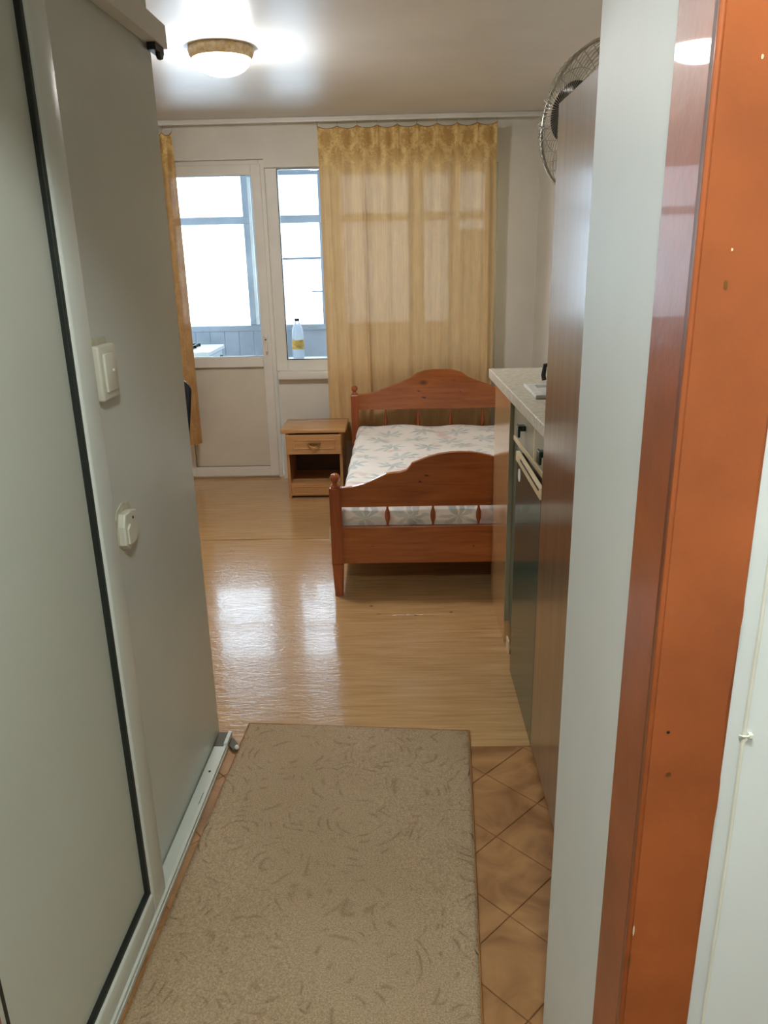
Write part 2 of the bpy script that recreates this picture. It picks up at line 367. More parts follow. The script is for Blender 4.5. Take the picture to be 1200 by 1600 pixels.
def tube(bm, pts, rad, seg=8, closed=False):
    pts = [Vector(p) for p in pts]; n = len(pts); rings = []; pn = None
    for i, p in enumerate(pts):
        if closed: d = pts[(i+1) % n] - pts[i-1]
        else: d = pts[min(i+1, n-1)] - pts[max(i-1, 0)]
        d.normalize()
        if pn is None:
            a = Vector((0, 0, 1)) if abs(d.z) < 0.9 else Vector((1, 0, 0))
            pn = d.cross(a).normalized()
        else: pn = (pn - d*pn.dot(d)).normalized()
        q = d.cross(pn)
        r = rad[i] if isinstance(rad, (list, tuple)) else rad
        rings.append([bm.verts.new(p + pn*(r*math.cos(2*math.pi*k/seg)) + q*(r*math.sin(2*math.pi*k/seg))) for k in range(seg)])
    pairs = list(zip(rings, rings[1:])) + ([(rings[-1], rings[0])] if closed else [])
    for a, b in pairs:
        for k in range(seg):
            bm.faces.new((a[k], a[(k+1) % seg], b[(k+1) % seg], b[k]))
    if not closed:
        bm.faces.new(rings[0][::-1]); bm.faces.new(rings[-1])
    return bm
def prism(bm, poly, axis, a, b, bev=0.0):
    """poly: 2-D outline; axis 'y': (x,z) swept in y, 'x': (y,z) swept in x, 'z': (x,y) swept in z"""
    def mk(p, s):
        if axis == 'y': return (p[0], s, p[1])
        if axis == 'x': return (s, p[0], p[1])
        return (p[0], p[1], s)
    t = bmesh.new()
    A = [t.verts.new(mk(p, a)) for p in poly]; Bv = [t.verts.new(mk(p, b)) for p in poly]
    n = len(poly)
    fa = t.faces.new(A); fb = t.faces.new(Bv[::-1])
    for k in range(n): t.faces.new((A[k], Bv[k], Bv[(k+1) % n], A[(k+1) % n]))
    bmesh.ops.recalc_face_normals(t, faces=list(t.faces))
    if bev:
        es = [e for e in t.edges if (e in fa.edges or e in fb.edges)]
        bmesh.ops.bevel(t, geom=es, offset=bev, segments=2, affect='EDGES', profile=0.5)
    me = bpy.data.meshes.new('t'); t.to_mesh(me); t.free(); bm.from_mesh(me); bpy.data.meshes.remove(me)
    return bm
def rootloc(o):
    while o.parent: o = o.parent
    return o.location.copy()
def obj(name, bm, mat, parent=None, smooth=False, recalc=True):
    if recalc: bmesh.ops.recalc_face_normals(bm, faces=list(bm.faces))
    if XF[0] is not None: bm.transform(XF[0])
    if parent is not None: bm.transform(Matrix.Translation(-rootloc(parent)))
    me = bpy.data.meshes.new(name); bm.to_mesh(me); bm.free()
    me.materials.append(MT[mat])
    if smooth:
        for p in me.polygons: p.use_smooth = True
        if smooth != 'all':
            try: me.set_sharp_from_angle(angle=R(35))
            except Exception: pass
    o = bpy.data.objects.new(name, me); C.objects.link(o)
    if parent is not None: o.parent = parent
    return o
def tag(o, label=None, cat=None, group=None, kind=None):
    if label: o['label'] = label
    if cat: o['category'] = cat
    if group: o['group'] = group
    if kind: o['kind'] = kind
    return o
def thing(name, loc, label, cat, group=None):
    o = bpy.data.objects.new(name, None); C.objects.link(o); o.empty_display_size = 0.05
    o.location = loc if XF[0] is None else XF[0] @ Vector(loc)
    return tag(o, label, cat, group)
def struct(name, bm, mat, label, cat, parent=None, smooth=False):
    o = obj(name, bm, mat, parent, smooth)
    if parent is None: tag(o, label, cat, kind='structure')
    return o
def sthing(name, loc, label, cat):
    o = thing(name, loc, label, cat); o['kind'] = 'structure'; return o

# ================================================================== ROOM SHELL
CZ = 2.33                 # ceiling height
XR = 0.915                # right wall face
YB = 5.375                # back wall face
XL = -2.7                 # far left wall of the room
# floor
fl = struct('floor', B(XL, 2.135, -0.06, XR, YB+0.1, 0.0), 'vinyl', 'glossy pale wood vinyl floor with a raised seam and reflections of the window', 'floor')
# the tiled strip in the entrance: grout bed, then each tile a piece
bedm = B(-1.3, -1.6, -0.06, 1.3, 2.135, -0.0035)
obj('grout_bed', bedm, 'grout', fl)
def clip(poly, a, b, c):      # keep a*x+b*y<=c
    out = []
    for i in range(len(poly)):
        p, q = poly[i], poly[(i+1) % len(poly)]
        dp, dq = a*p[0]+b*p[1]-c, a*q[0]+b*q[1]-c
        if dp <= 0: out.append(p)
        if (dp < 0 < dq) or (dq < 0 < dp):
            s = dp/(dp-dq); out.append((p[0]+(q[0]-p[0])*s, p[1]+(q[1]-p[1])*s))
    return out
PT = 0.2675; c0, d0 = 1.480, 1.7065
for i in range(-9, 10):
    for j in range(-9, 10):
        # tile bounded by y-x in [c0+i*PT, c0+(i+1)*PT], y+x in [d0+j*PT, ...]
        g = 0.0014
        ca, cb = c0+i*PT+g, c0+(i+1)*PT-g; da, db = d0+j*PT+g, d0+(j+1)*PT-g
        pts = [((d-c)/2, (d+c)/2) for c, d in ((ca, da), (ca, db), (cb, db), (cb, da))]
        cx = sum(p[0] for p in pts)/4; cy = sum(p[1] for p in pts)/4
        if not (-0.85 < cx < 0.65 and 0.55 < cy < 2.35): continue
        for (a, b, c) in ((1, 0, 0.47), (-1, 0, 0.63), (0, 1, 2.132), (0, -1, -0.60)):
            pts = clip(pts, a, b, c)
            if not pts: break
        if len(pts) < 3: continue
        bm = bmesh.new(); dz = random.uniform(-0.0006, 0.0)
        prism(bm, pts, 'z', -0.006, dz)
        top = max(v.co.z for v in bm.verts)
        es = [e for e in bm.edges if all(abs(v.co.z-top) < 1e-6 for v in e.verts)]
        try: bmesh.ops.bevel(bm, geom=es, offset=0.0012, segments=1, affect='EDGES')
        except Exception: pass
        obj('floor_tile', bm, 'tile', fl)
# raised seams in the vinyl
bm = bmesh.new(); tube(bm, [(-1.13, 4.10, 0.0), (-0.9, 4.095, 0.002), (-0.7, 4.10, 0.001), (-0.40, 4.09, 0.0015)], 0.004, 6)
obj('raised_seam', bm, 'vinyl', fl, smooth=True)
bm = bmesh.new(); tube(bm, [(-0.11, 3.105, 0.0), (-0.04, 3.10, 0.0015), (0.1, 3.105, 0.001), (0.23, 3.11, 0.0)], 0.003, 6)
obj('raised_seam', bm, 'vinyl', fl, smooth=True)
# little torn scars beside the seam
for (x, y) in ((-0.105, 3.11), (0.215, 3.125), (0.06, 3.10), (-0.14, 3.2)):
    bm = bmesh.new(); pts = [(x+random.uniform(.006, .014)*math.cos(a), y+random.uniform(.005, .010)*math.sin(a)) for a in [k*math.pi/3 for k in range(6)]]
    prism(bm, pts, 'z', -0.001, 0.0012); obj('floor_scar', bm, 'grout', fl)

struct('ceiling', B(XL, 0.75, CZ, XR+0.02, YB+0.1, CZ+0.1), 'ceil', 'off-white semi-gloss painted ceiling with a lamp on it', 'ceiling')

# back wall with stepped lintel (door 2.11, window 2.06)
DX0, DX1 = -1.56, -0.845; WX1 = 0.655
bm = bmesh.new()
box(bm, XL, YB, 0, DX0, YB+0.16, CZ)
box(bm, DX0, YB, 2.112, DX1, YB+0.16, CZ)
box(bm, DX1, YB, 2.060, WX1, YB+0.027, CZ); box(bm, DX1, YB+0.027, 2.131, WX1, YB+0.16, CZ)
box(bm, DX1+0.012, YB, 0, WX1, YB+0.16, 0.735)
box(bm, WX1, YB, 0, XR+0.1, YB+0.16, CZ)
struct('wall_back', bm, 'plaster', 'cream plastered back wall around the glazed door and window', 'wall')
struct('wall_right', B(XR, 1.17, 0, XR+0.1, YB+0.16, CZ), 'plaster', 'cream plastered wall behind the kitchen worktop and fan', 'wall')
struct('wall_left.001', B(XL-0.1, 2.0, 0, XL, YB+0.16, CZ), 'plaster', 'plastered side wall of the room beyond the partition', 'wall')
struct('wall_left.002', B(XL, 2.0, 0, -0.75, 2.1, CZ), 'plaster', 'plastered wall behind the entrance partition', 'wall')
# slim column in the back right corner
# entrance wall: thick wall with the painted door frame on its hall side
bm = bmesh.new()
box(bm, 0.272, 0.84, 0, 0.40, 1.172, CZ, bev=0.004)
box(bm, 0.30, 0.752, 0, 1.3, 1.165, 2.45)
box(bm, -0.60, 0.752, 2.06, 0.30, 0.90, 2.45)
box(bm, -1.3, 0.752, 0, -0.66, 0.90, 2.45)
struct('wall_front', bm, 'plaster_bright', 'thick glossy white wall beside the orange door frame', 'wall')
# unseen hall behind the viewer, invented for the light it gives
struct('wall_back_hall', B(-1.3, -1.7, 0, 1.3, -1.6, 2.45), 'plaster', 'plain wall at the end of the unseen hall', 'wall').name = 'wall_back.001'
struct('wall_left.003', B(-1.4, -1.7, 0, -1.3, 0.9, 2.45), 'plaster', 'plain side wall of the unseen hall by the sliding door side', 'wall')
struct('wall_right.001', B(1.3, -1.7, 0, 1.4, 0.76, 2.45), 'plaster_bright', 'plain side wall of the unseen hall by the cable', 'wall')
struct('ceiling.001', B(-1.3, -1.7, 2.45, 1.3, 0.92, 2.5), 'plaster', 'plain ceiling of the unseen hall', 'ceiling')

# orange door frame (entrance)
d2 = sthing('door_2', (0.3, 0.78, 0), 'glossy orange-brown painted door frame with chipped edges', 'door frame')
bm = bmesh.new()
box(bm, 0.2682, 0.7494, 0, 0.36, 0.845, 2.06, bev=0.0008, seg=1)
# slight brush waviness on the wall side
obj('jamb', bm, 'orange', d2, smooth=True)
bm = bmesh.new()
pts = [(0.268, 0.0)]; z = 0.0
pts.append((0.268, 2.10)); 
edge = []
k = 0
while z <= 2.101:
    edge.append((0.3515+0.0012*math.sin(z*23)+random.uniform(-.0010, .0010), z)); z += 0.03
prism(bm, pts + edge[::-1], 'y', 0.7345, 0.7495)
es = [e for e in bm.edges if all(abs(v.co.y-0.7345) < 1e-5 and abs(v.co.x-0.268) < 1e-4 for v in e.verts)]
bmesh.ops.bevel(bm, geom=es, offset=0.005, segments=5, affect='EDGES')
cs_ = obj('casing', bm, 'orange', d2, smooth='all'); wm_ = cs_.modifiers.new('weighted', 'WEIGHTED_NORMAL'); wm_.keep_sharp = True; wm_.weight = 100
obj('head_casing', B(-0.66, 0.7345, 2.04, 0.3525, 0.7495, 2.12, bev=0.003), 'orange', d2)
obj('jamb', B(-0.66, 0.738, 0, -0.60, 0.845, 2.06, bev=0.006), 'orange', d2)
obj('head_jamb', B(-0.66, 0.738, 2.04, 0.36, 0.845, 2.07, bev=0.003), 'orange', d2)
# paint chips and hole marks
def chip(x0, z0, w_, h_, mat, y):
    bm = bmesh.new(); n = 8
    pts = [(x0+w_/2*random.uniform(.7, 1.1)*math.cos(2*math.pi*k/n), z0+h_/2*random.uniform(.7, 1.1)*math.sin(2*math.pi*k/n)) for k in range(n)]
    prism(bm, pts, 'y', y-0.0006, y+0.001); return bm
for (x, z, w_, h_, m_) in ((0.2735, 0.722, .0022, .016, 'cream'), (0.2722, 0.672, .0025, .030, 'brass'), (0.279, 0.47, .006, .05, 'brass'), (0.289, 1.0, .004, .004, 'screwdark'), (0.294, 0.945, .007, .006, 'brass'), (0.306, 1.652, .0022, .0045, 'cream'), (0.299, 1.50, .002, .003, 'cream'), (0.297, 1.47, .004, .010, 'brass')):
    obj('paint_chip', chip(x, z, w_, h_, m_, 0.7345), m_, d2)

# cable on the white wall
cb = thing('surface_cable', (0.37, 0.75, 0), 'thin cream cable clipped to the white wall right of the orange frame', 'cable')
bm = bmesh.new(); tube(bm, [(0.3795+0.0006*math.sin(k*1.7), 0.7492, 0.05+k*0.09) for k in range(24)], 0.0024, 8)
obj('cord', bm, 'cable', cb, smooth=True)
def clipbm(z):
    b_ = bmesh.new(); tube(b_, [(0.3745, 0.7496, z), (0.3765, 0.7462, z+.0005), (0.3825, 0.7462, z+.0005), (0.3855, 0.7496, z)], 0.0011, 6); box(b_, .3845, .746, z-.002, .3885, .7525, z+.002); return b_
for z in (0.985, 0.45, 1.45): obj('cable_clip', clipbm(z), 'cable', cb)

# ================================================================== LEFT PARTITION + SLIDING DOOR (turned by 2 degrees)
XF[0] = Matrix.Translation((-0.6, 1.6, 0)) @ Matrix.Rotation(R(-2.0), 4, 'Z') @ Matrix.Translation((0.6, -1.6, 0))
struct('wall_left', B(-0.76, 0.80, 0, -0.636, 2.215, CZ, bev=0.003), 'leftwall', 'grey-white partition wall with a switch and a socket on it', 'wall')
# floor track
tk = thing('floor_track', (-0.61, 1.6, 0), 'white metal floor track of the sliding door along the partition', 'track')
bm = bmesh.new()
box(bm, -0.632, 0.80, 0.0, -0.586, 2.13, 0.012, bev=0.001)
box(bm, -0.597, 0.80, 0.012, -0.588, 2.13, 0.024, bev=0.001)
obj('rail', bm, 'upvc_cool', tk)
obj('end_cap', B(-0.634, 2.13, 0.0, -0.596, 2.205, 0.014, bev=0.001), 'capgrey', tk)
obj('rail_tip', B(-0.598, 2.12, 0.014, -0.586, 2.19, 0.03, bev=0.002), 'upvc_cool', tk)
bm = bmesh.new(); lathe(bm, [(0.0, 0.0122), (0.004, 0.0122), (0.004, 0.0132), (0, 0.0134)], (-0.612, 2.0, 0), 12); obj('screw', bm, 'screwdark', tk)
obj('screw_slot', B(-.6045, 1.85, .0122, -.603, 1.90, .0128), 'screwdark', tk)
XF_save = XF[0]
# sliding door
sd = thing('sliding_door', (-0.6, 1.2, 0), 'large white framed sliding door with pale grey panel and black gasket', 'door')
DY0, DY1, DZ0, DZ1 = 0.82, 1.525, 0.025, 2.013
obj('panel', B(-0.622, DY0+0.05, DZ0+0.05, -0.608, DY1-0.07, DZ1-0.05), 'panel', sd)
def frame_bar(y0, z0, y1, z1):
    return B(-0.626, y0, z0, -0.592, y1, z1, bev=0.007, seg=3)
obj('stile', frame_bar(DY1-0.078, DZ0, DY1, DZ1), 'upvc_cool', sd, smooth=True)
obj('stile', frame_bar(DY0, DZ0, DY0+0.06, DZ1), 'upvc_cool', sd, smooth=True)
obj('bottom_rail', frame_bar(DY0+0.058, DZ0, DY1-0.076, DZ0+0.06), 'upvc_cool', sd, smooth=True)
obj('top_rail', frame_bar(DY0+0.058, DZ1-0.06, DY1-0.076, DZ1), 'upvc_cool', sd, smooth=True)
g0, g1, h0, h1 = DY0+0.06, DY1-0.078, DZ0+0.06, DZ1-0.06; gw = 0.012
bm = bmesh.new()
for a in ((g1-gw, h0, g1, h1), (g0, h0, g0+gw, h1), (g0, h0, g1, h0+gw), (g0, h1-gw, g1, h1)):
    box(bm, -0.612, a[0], a[1], -0.597, a[2], a[3], bev=0.002)
obj('gasket', bm, 'rubber', sd)
# top fascia
va = thing('track_fascia', (-0.6, 1.6, 2.04), 'white fascia over the sliding door track, chipped at its upper edge', 'fascia')
bm = bmesh.new()
prof = [(0.80, 2.075), (1.5, 2.075), (1.85, 2.075), (1.93, 2.079), (1.97, 2.066), (2.02, 2.081), (2.08, 2.070), (2.235, 2.068)]
prism(bm, [(0.80, 2.016)] + [(2.24, 2.016)] + prof[::-1], 'x', -0.634, -0.600)
bmesh.ops.triangulate(bm, faces=[f for f in bm.faces if len(f.verts) > 4])
obj('fascia_board', bm, 'plaster', va)
bm = bmesh.new(); box(bm, -0.628, 2.16, 1.999, -0.606, 2.225, 2.018); obj('roller_bracket', bm, 'black', va)
bm = bmesh.new()
lathe(bm, [(0, -.006), (.014, -.006), (.016, 0), (.014, .006), (0, .006)], seg=16, mat=Matrix.Translation((-.612, 2.205, 2.000)) @ Matrix.Rotation(R(90), 4, 'Y')); obj('roller', bm, 'black', va, smooth=True)
# switch (double height plate with rocker)
sw = thing('light_switch', (-0.63, 1.67, 1.27), 'aged white light switch with a rocker on the grey partition, the upper fitting', 'switch')
Y0, Y1 = 1.608, 1.700
obj('patch', B(-0.637, Y0+0.01, 1.335, -0.6345, Y1-0.005, 1.352, bev=0.001), 'patch', sw)
obj('plate', B(-0.637, Y0, 1.222, -0.618, Y1, 1.338, bev=0.006, seg=3), 'plastic_aged', sw, smooth=True)
obj('rocker', B(-0.622, Y0+0.018, 1.24, -0.613, Y1-0.018, 1.32, bev=0.003), 'plastic_aged', sw, smooth=True)
bm = bmesh.new(); lathe(bm, [(0, 0), (.003, 0), (.003, .003), (0, .004)], seg=12, mat=Matrix.Translation((-.6132, 1.662, 1.283)) @ Matrix.Rotation(R(90), 4, 'Y')); obj('indicator', bm, 'paper', sw)
so = thing('wall_socket', (-0.63, 1.69, 0.92), 'broken aged white socket with a dark hole in torn plaster, the lower fitting', 'socket')
pts = [(1.618, .895), (1.622, .93), (1.615, .955), (1.63, .972), (1.66, .983), (1.70, .976), (1.715, .95), (1.708, .91), (1.70, .885), (1.67, .870), (1.64, .876)]
bm = bmesh.new(); prism(bm, pts, 'x', -0.637, -0.6335); obj('plaster_patch', bm, 'patch', so)
bm = bmesh.new(); prism(bm, [(1.622, .895), (1.622, .938), (1.634, .965), (1.672, .965), (1.700, .958), (1.700, .910), (1.684, .888), (1.640, .880)], 'x', -0.636, -0.617, bev=0.004)
obj('plate', bm, 'plastic_aged', so)
bm = bmesh.new(); prism(bm, [(1.63, .895), (1.63, .93), (1.645, .94), (1.655, .92), (1.652, .89)], 'x', -0.617, -0.612, bev=0.002); obj('cover', bm, 'plastic_aged', so)
bm = bmesh.new(); lathe(bm, [(0, 0), (.0036, 0), (.0036, .0012), (0, .0012)], seg=12, mat=Matrix.Translation((-.6175, 1.674, .946)) @ Matrix.Rotation(R(90), 4, 'Y')); obj('screw_hole', bm, 'screwdark', so)
XF[0] = None
# broken plastic stop by the end of the track
bm = bmesh.new()
prism(bm, [(-.566, 2.135), (-.548, 2.11), (-.534, 2.118), (-.538, 2.14), (-.556, 2.17), (-.568, 2.18)], 'z', 0.001, 0.012, bev=0.001)
tr_ = thing('door_stop', (-0.55, 2.14, 0), 'small broken white and dark plastic stop at the end of the floor track', 'door stop')
obj('stop_body', bm, 'capgrey', tr_)
bm = bmesh.new(); lathe(bm, [(0, 0), (.006, 0), (.0075, .006), (.004, .011), (0, .012)], (-.537, 2.117, .012), 12); obj('stop_tip', bm, 'paper', tr_, smooth=True)

# ================================================================== RUG
rg = thing('rug', (-0.2, 1.5, 0), 'beige carved pile runner rug lying on the floor in the entrance', 'rug')
TL, TR_ = Vector((-0.525, 2.270)), Vector((0.216, 2.215))
dn = Vector((-0.0625, -1.0)).normalized()
LEN = 1.50
def rugpt(u, v):
    p = TL.lerp(TR_, u) + dn*(v*LEN); return p
bm = bmesh.new(); NU, NV = 60, 120
top = [[None]*(NV+1) for _ in range(NU+1)]
for i in range(NU+1):
    for j in range(NV+1):
        p = rugpt(i/NU, j/NV)
        ed = min(i, NU-i, j, NV-j)
        z = 0.0085 + random.uniform(-.0006, .0006) + 0.0012*math.sin(p.x*9+p.y*4) - (0.003 if ed == 0 else 0)
        x = p.x + (0.0012*math.sin(p.y*31) if i in (0, NU) else 0); y = p.y + (0.002*math.sin(p.x*13) if j == 0 else 0)
        top[i][j] = bm.verts.new((x, y, z))
for i in range(NU):
    for j in range(NV): bm.faces.new((top[i][j], top[i+1][j], top[i+1][j+1], top[i][j+1]))
bd = [top[i][0] for i in range(NU+1)] + [top[NU][j] for j in range(1, NV+1)] + [top[i][NV] for i in range(NU-1, -1, -1)] + [top[0][j] for j in range(NV-1, 0, -1)]
low = [bm.verts.new((v.co.x, v.co.y, 0.001)) for v in bd]
for k in range(len(bd)): bm.faces.new((bd[k], low[k], low[(k+1) % len(bd)], bd[(k+1) % len(bd)]))
obj('pile', bm, 'rug', rg, smooth='all')
bm = bmesh.new(); pts = [(p.x, p.y, 0.003) for p in (rugpt(0, 0), rugpt(1, 0))]
cr = [rugpt(0, 1), rugpt(0, 0), rugpt(1, 0), rugpt(1, 1)]
tube(bm, [(p.x, p.y, 0.0035) for p in cr[:2]], 0.003, 6); tube(bm, [(p.x, p.y, 0.0035) for p in cr[1:3]], 0.003, 6); tube(bm, [(p.x, p.y, 0.0035) for p in cr[2:]], 0.0035, 6)
obj('edge_binding', bm, 'rug_edge', rg)

# ================================================================== BALCONY DOOR AND WINDOW
YF = 5.41
d1 = sthing('door_1', (-1.2, YF, 0), 'white balcony door with clear upper glass and solid lower panel', 'door')
def ring(bm, x0, z0, x1, z1, w_, y0, y1, bev=0.004, wb=None):
    wb = wb or w_
    box(bm, x0, y0, z0, x0+w_, y1, z1, bev); box(bm, x1-w_, y0, z0, x1, y1, z1, bev)
    box(bm, x0+w_-.001, y0+.0004, z1-w_, x1-w_+.001, y1, z1, bev); box(bm, x0+w_-.001, y0+.0004, z0, x1-w_+.001, y1, z0+wb, bev)
    return bm
obj('door_frame', ring(bmesh.new(), DX0, 0.0, DX1-0.001, 2.112, 0.035, YF-0.004, YF+0.06, wb=0.02), 'upvc', d1)
bm = bmesh.new(); ring(bm, -1.535, 0.015, -0.870, 2.085, 0.064, YF-0.018, YF+0.045, wb=0.07)
box(bm, -1.472, YF-0.0175, 0.796, -0.933, YF+0.045, 0.868, 0.004)
obj('door_sash', bm, 'upvc', d1)
obj('lower_panel', B(-1.474, YF+0.004, 0.08, -0.931, YF+0.03, 0.80), 'upvc_panel', d1)
bm = bmesh.new(); ring(bm, -1.4735, 0.0835, -0.9315, 0.7975, 0.004, YF-0.003, YF+0.006, 0)
ring(bm, -1.4735, 0.8665, -0.9315, 2.0225, 0.004, YF-0.003, YF+0.006, 0); obj('glazing_seal', bm, 'rubber', d1)
obj('pane', B(-1.472, YF+0.010, 0.867, -0.932, YF+0.014, 2.022), 'clearglass', d1)
h = obj('handle', box(box(bmesh.new(), -0.916, YF-0.030, 0.955, -0.888, YF-0.016, 1.015, 0.005), -0.908, YF-0.052, 0.90, -0.892, YF-0.040, 1.002, 0.005), 'upvc', d1)
bm = bmesh.new(); lathe(bm, [(0, 0), (.005, 0), (.005, .003), (0, .003)], seg=12, mat=Matrix.Translation((-.901, YF-.052, .985)) @ Matrix.Rotation(R(90), 4, 'X')); obj('screw', bm, 'screwdark', h)

w1 = sthing('window_1', (-0.1, YF, 0.74), 'wide white framed window partly behind the gold curtain', 'window')
obj('window_frame', ring(bmesh.new(), DX1, 0.765, WX1+.005, 2.131, 0.078, YF-0.006, YF+0.06, wb=0.078), 'upvc', w1)
bm = bmesh.new(); ring(bm, DX1+0.0775, 0.8415, WX1-.0725, 2.0535, 0.004, YF-0.009, YF+0.004, 0); obj('glazing_seal', bm, 'rubber', w1)
obj('pane', B(DX1+0.077, YF+0.012, 0.841, WX1-0.072, YF+0.016, 2.054), 'clearglass', w1)
ws = obj('window_sill', B(-0.832, YB-0.045, 0.712, WX1, YF+0.005, 0.766, bev=0.008, seg=3), 'upvc', w1, smooth=True)
obj('sill_under_strip', B(-0.825, YB-0.02, 0.700, WX1, YB+0.02, 0.713), 'plaster', w1)  # narrow plaster strip along the underside of the sill
# narrow white riser pipe beside the door, in the wall corner
# ================================================================== BALCONY BEYOND
YO = 6.6
struct('floor.001', B(-2.6, YB+0.165, -0.08, 1.6, YO+0.25, -0.02), 'balc', 'grey floor of the glazed balcony', 'floor')
struct('ceiling.002', B(-2.6, YB+0.165, 2.26, 1.6, YO+0.25, 2.36), 'balc', 'pale ceiling of the glazed balcony', 'ceiling')
struct('wall_right.002', B(1.5, YB+0.165, -0.02, 1.6, YO+0.25, 2.26), 'balc', 'pale end wall of the glazed balcony', 'wall')
struct('wall_left.004', B(-2.7, YB+0.165, -0.02, -2.6, YO+0.25, 2.26), 'balc', 'pale end wall of the glazed balcony by the cooker', 'wall')
bw = struct('wall_back.002', B(-2.6, YO+0.02, -0.02, 1.5, YO+0.12, 0.985), 'balc', 'blue-grey panelled parapet wall of the balcony', 'wall')
x = -2.55
while x < -1.0:
    obj('plank', B(x, YO, -0.02, x+0.1205, YO+0.02, 0.94, bev=0.002), 'balc_frame', bw); x += 0.122
obj('sill_board', B(-2.6, YO-0.01, 0.94, 1.5, YO+0.02, 0.985, bev=0.003), 'balc_frame', bw)
obj('side_screen', B(0.50, YO-0.01, 0.985, 1.5, YO+0.02, 1.70, bev=0.004), 'balc_frame', bw)
w2 = sthing('window_2', (-0.6, YO, 0.985), 'blue-grey framed balcony glazing with bright wrinkled film panes', 'window')
posts = [(-2.6, -2.45), (-1.228, -1.135), (-1.04, -0.945), (-0.62, -0.44), (0.10, 0.22), (0.42, 0.50), (1.30, 1.5)]
for a, b in posts: obj('post', B(a, YO, 0.985, b, YO+0.07, 2.26, bev=0.006), 'balc_frame', w2)
obj('head_beam', B(-2.6, YO-0.004, 2.13, 1.5, YO+0.074, 2.26, bev=0.004), 'balc_frame', w2)
obj('transom', B(-2.6, YO-0.006, 1.775, 1.5, YO+0.06, 1.835, bev=0.008), 'balc_frame', w2)
obj('glazing_bar', B(-0.945, YO+0.01, 1.495, -0.62, YO+0.05, 1.515, bev=0.003), 'balc_frame', w2)
obj('casement_stile', B(-1.172, YO-0.03, 0.99, -1.15, YO+0.0, 2.12, bev=0.003), 'paper', w2)
obj('latch', B(-0.70, YO-0.022, 1.24, -0.585, YO-0.008, 1.252, bev=0.002), 'balc_frame', w2)
prev = None
for (pa, pb) in zip(posts, posts[1:]):
    for (z0, z1) in ((0.985, 1.775), (1.835, 2.13)):
        if pa[0] > 0.4 and z0 < 1.2: z0 = 1.70
        obj('film_pane', B(pa[1], YO+0.030, z0, pb[0], YO+0.034, z1), 'film', w2)
# portals in the openings help daylight find its way in (they give off no light of their own)
def portal(x0, x1, z0, z1, y):
    ld = bpy.data.lights.new('daylight_portal', 'AREA'); ld.shape = 'RECTANGLE'; ld.size = x1-x0; ld.size_y = z1-z0
    try: ld.cycles.is_portal = True
    except Exception: pass
    o = bpy.data.objects.new('daylight_portal', ld); C.objects.link(o); o.location = ((x0+x1)/2, y, (z0+z1)/2)
    o.rotation_euler = (R(-90), 0, 0)
portal(-2.45, 1.30, 0.985, 2.13, YO+0.10)

# bottle on the outer ledge
lg = obj('outer_ledge', B(-0.84, YB+0.17, 0.80, 0.66, YB+0.30, 0.828, bev=0.004), 'balc_frame', w1)
bt = thing('water_bottle', (-0.712, 5.60, 0.828), 'clear plastic bottle with orange label standing behind the window glass', 'bottle')
bm = bmesh.new()
lathe(bm, [(0.0, .828), (.036, .828), (.042, .836), (.042, .90), (.040, .905), (.042, .91), (.042, .985), (.041, 1.005), (.034, 1.04), (.018, 1.072), (.0145, 1.078), (.0145, 1.092)], (-.712, 5.60, 0), 28)
obj('bottle_body', bm, 'petplastic', bt, smooth=True)
bm = bmesh.new(); lathe(bm, [(.0432, .893), (.0438, .895), (.0438, .955), (.0432, .957)], (-.712, 5.60, 0), 28); obj('bottle_label', bm, 'label', bt, smooth=True)
bm = bmesh.new(); lathe(bm, [(0, 1.086), (.0175, 1.086), (.0175, 1.104), (0, 1.106)], (-.712, 5.60, 0), 20); obj('bottle_cap', bm, 'screwdark', bt, smooth=True)

# cooker on the balcony
ck = thing('cooker', (-1.72, 6.05, -0.02), 'white cooker with black pan support seen through the door glass', 'cooker')
obj('cooker_body', B(-2.05, 5.80, -0.02, -1.42, 6.32, 0.82, bev=0.006), 'white_enamel', ck)
obj('hob', B(-2.06, 5.79, 0.828, -1.40, 6.33, 0.862, bev=0.008), 'white_enamel', ck)
obj('oven_door', B(-1.42, 5.84, 0.12, -1.405, 6.28, 0.70, bev=0.004), 'black', ck)
for k in range(4):
    bm = bmesh.new(); lathe(bm, [(0, 0), (.018, 0), (.016, .02), (0, .022)], seg=14, mat=Matrix.Translation((-1.42, 5.88+k*0.12, .77)) @ Matrix.Rotation(R(90), 4, 'Y')); obj('knob', bm, 'black', ck)
bm = bmesh.new()
for yy in (5.92, 6.06, 6.20): box(bm, -1.98, yy-.004, .862, -1.56, yy+.004, .885)
for xx in (-1.96, -1.77, -1.58): box(bm, xx-.004, 5.90, .862, xx+.004, 6.22, .884)
obj('pan_support', bm, 'black', ck)

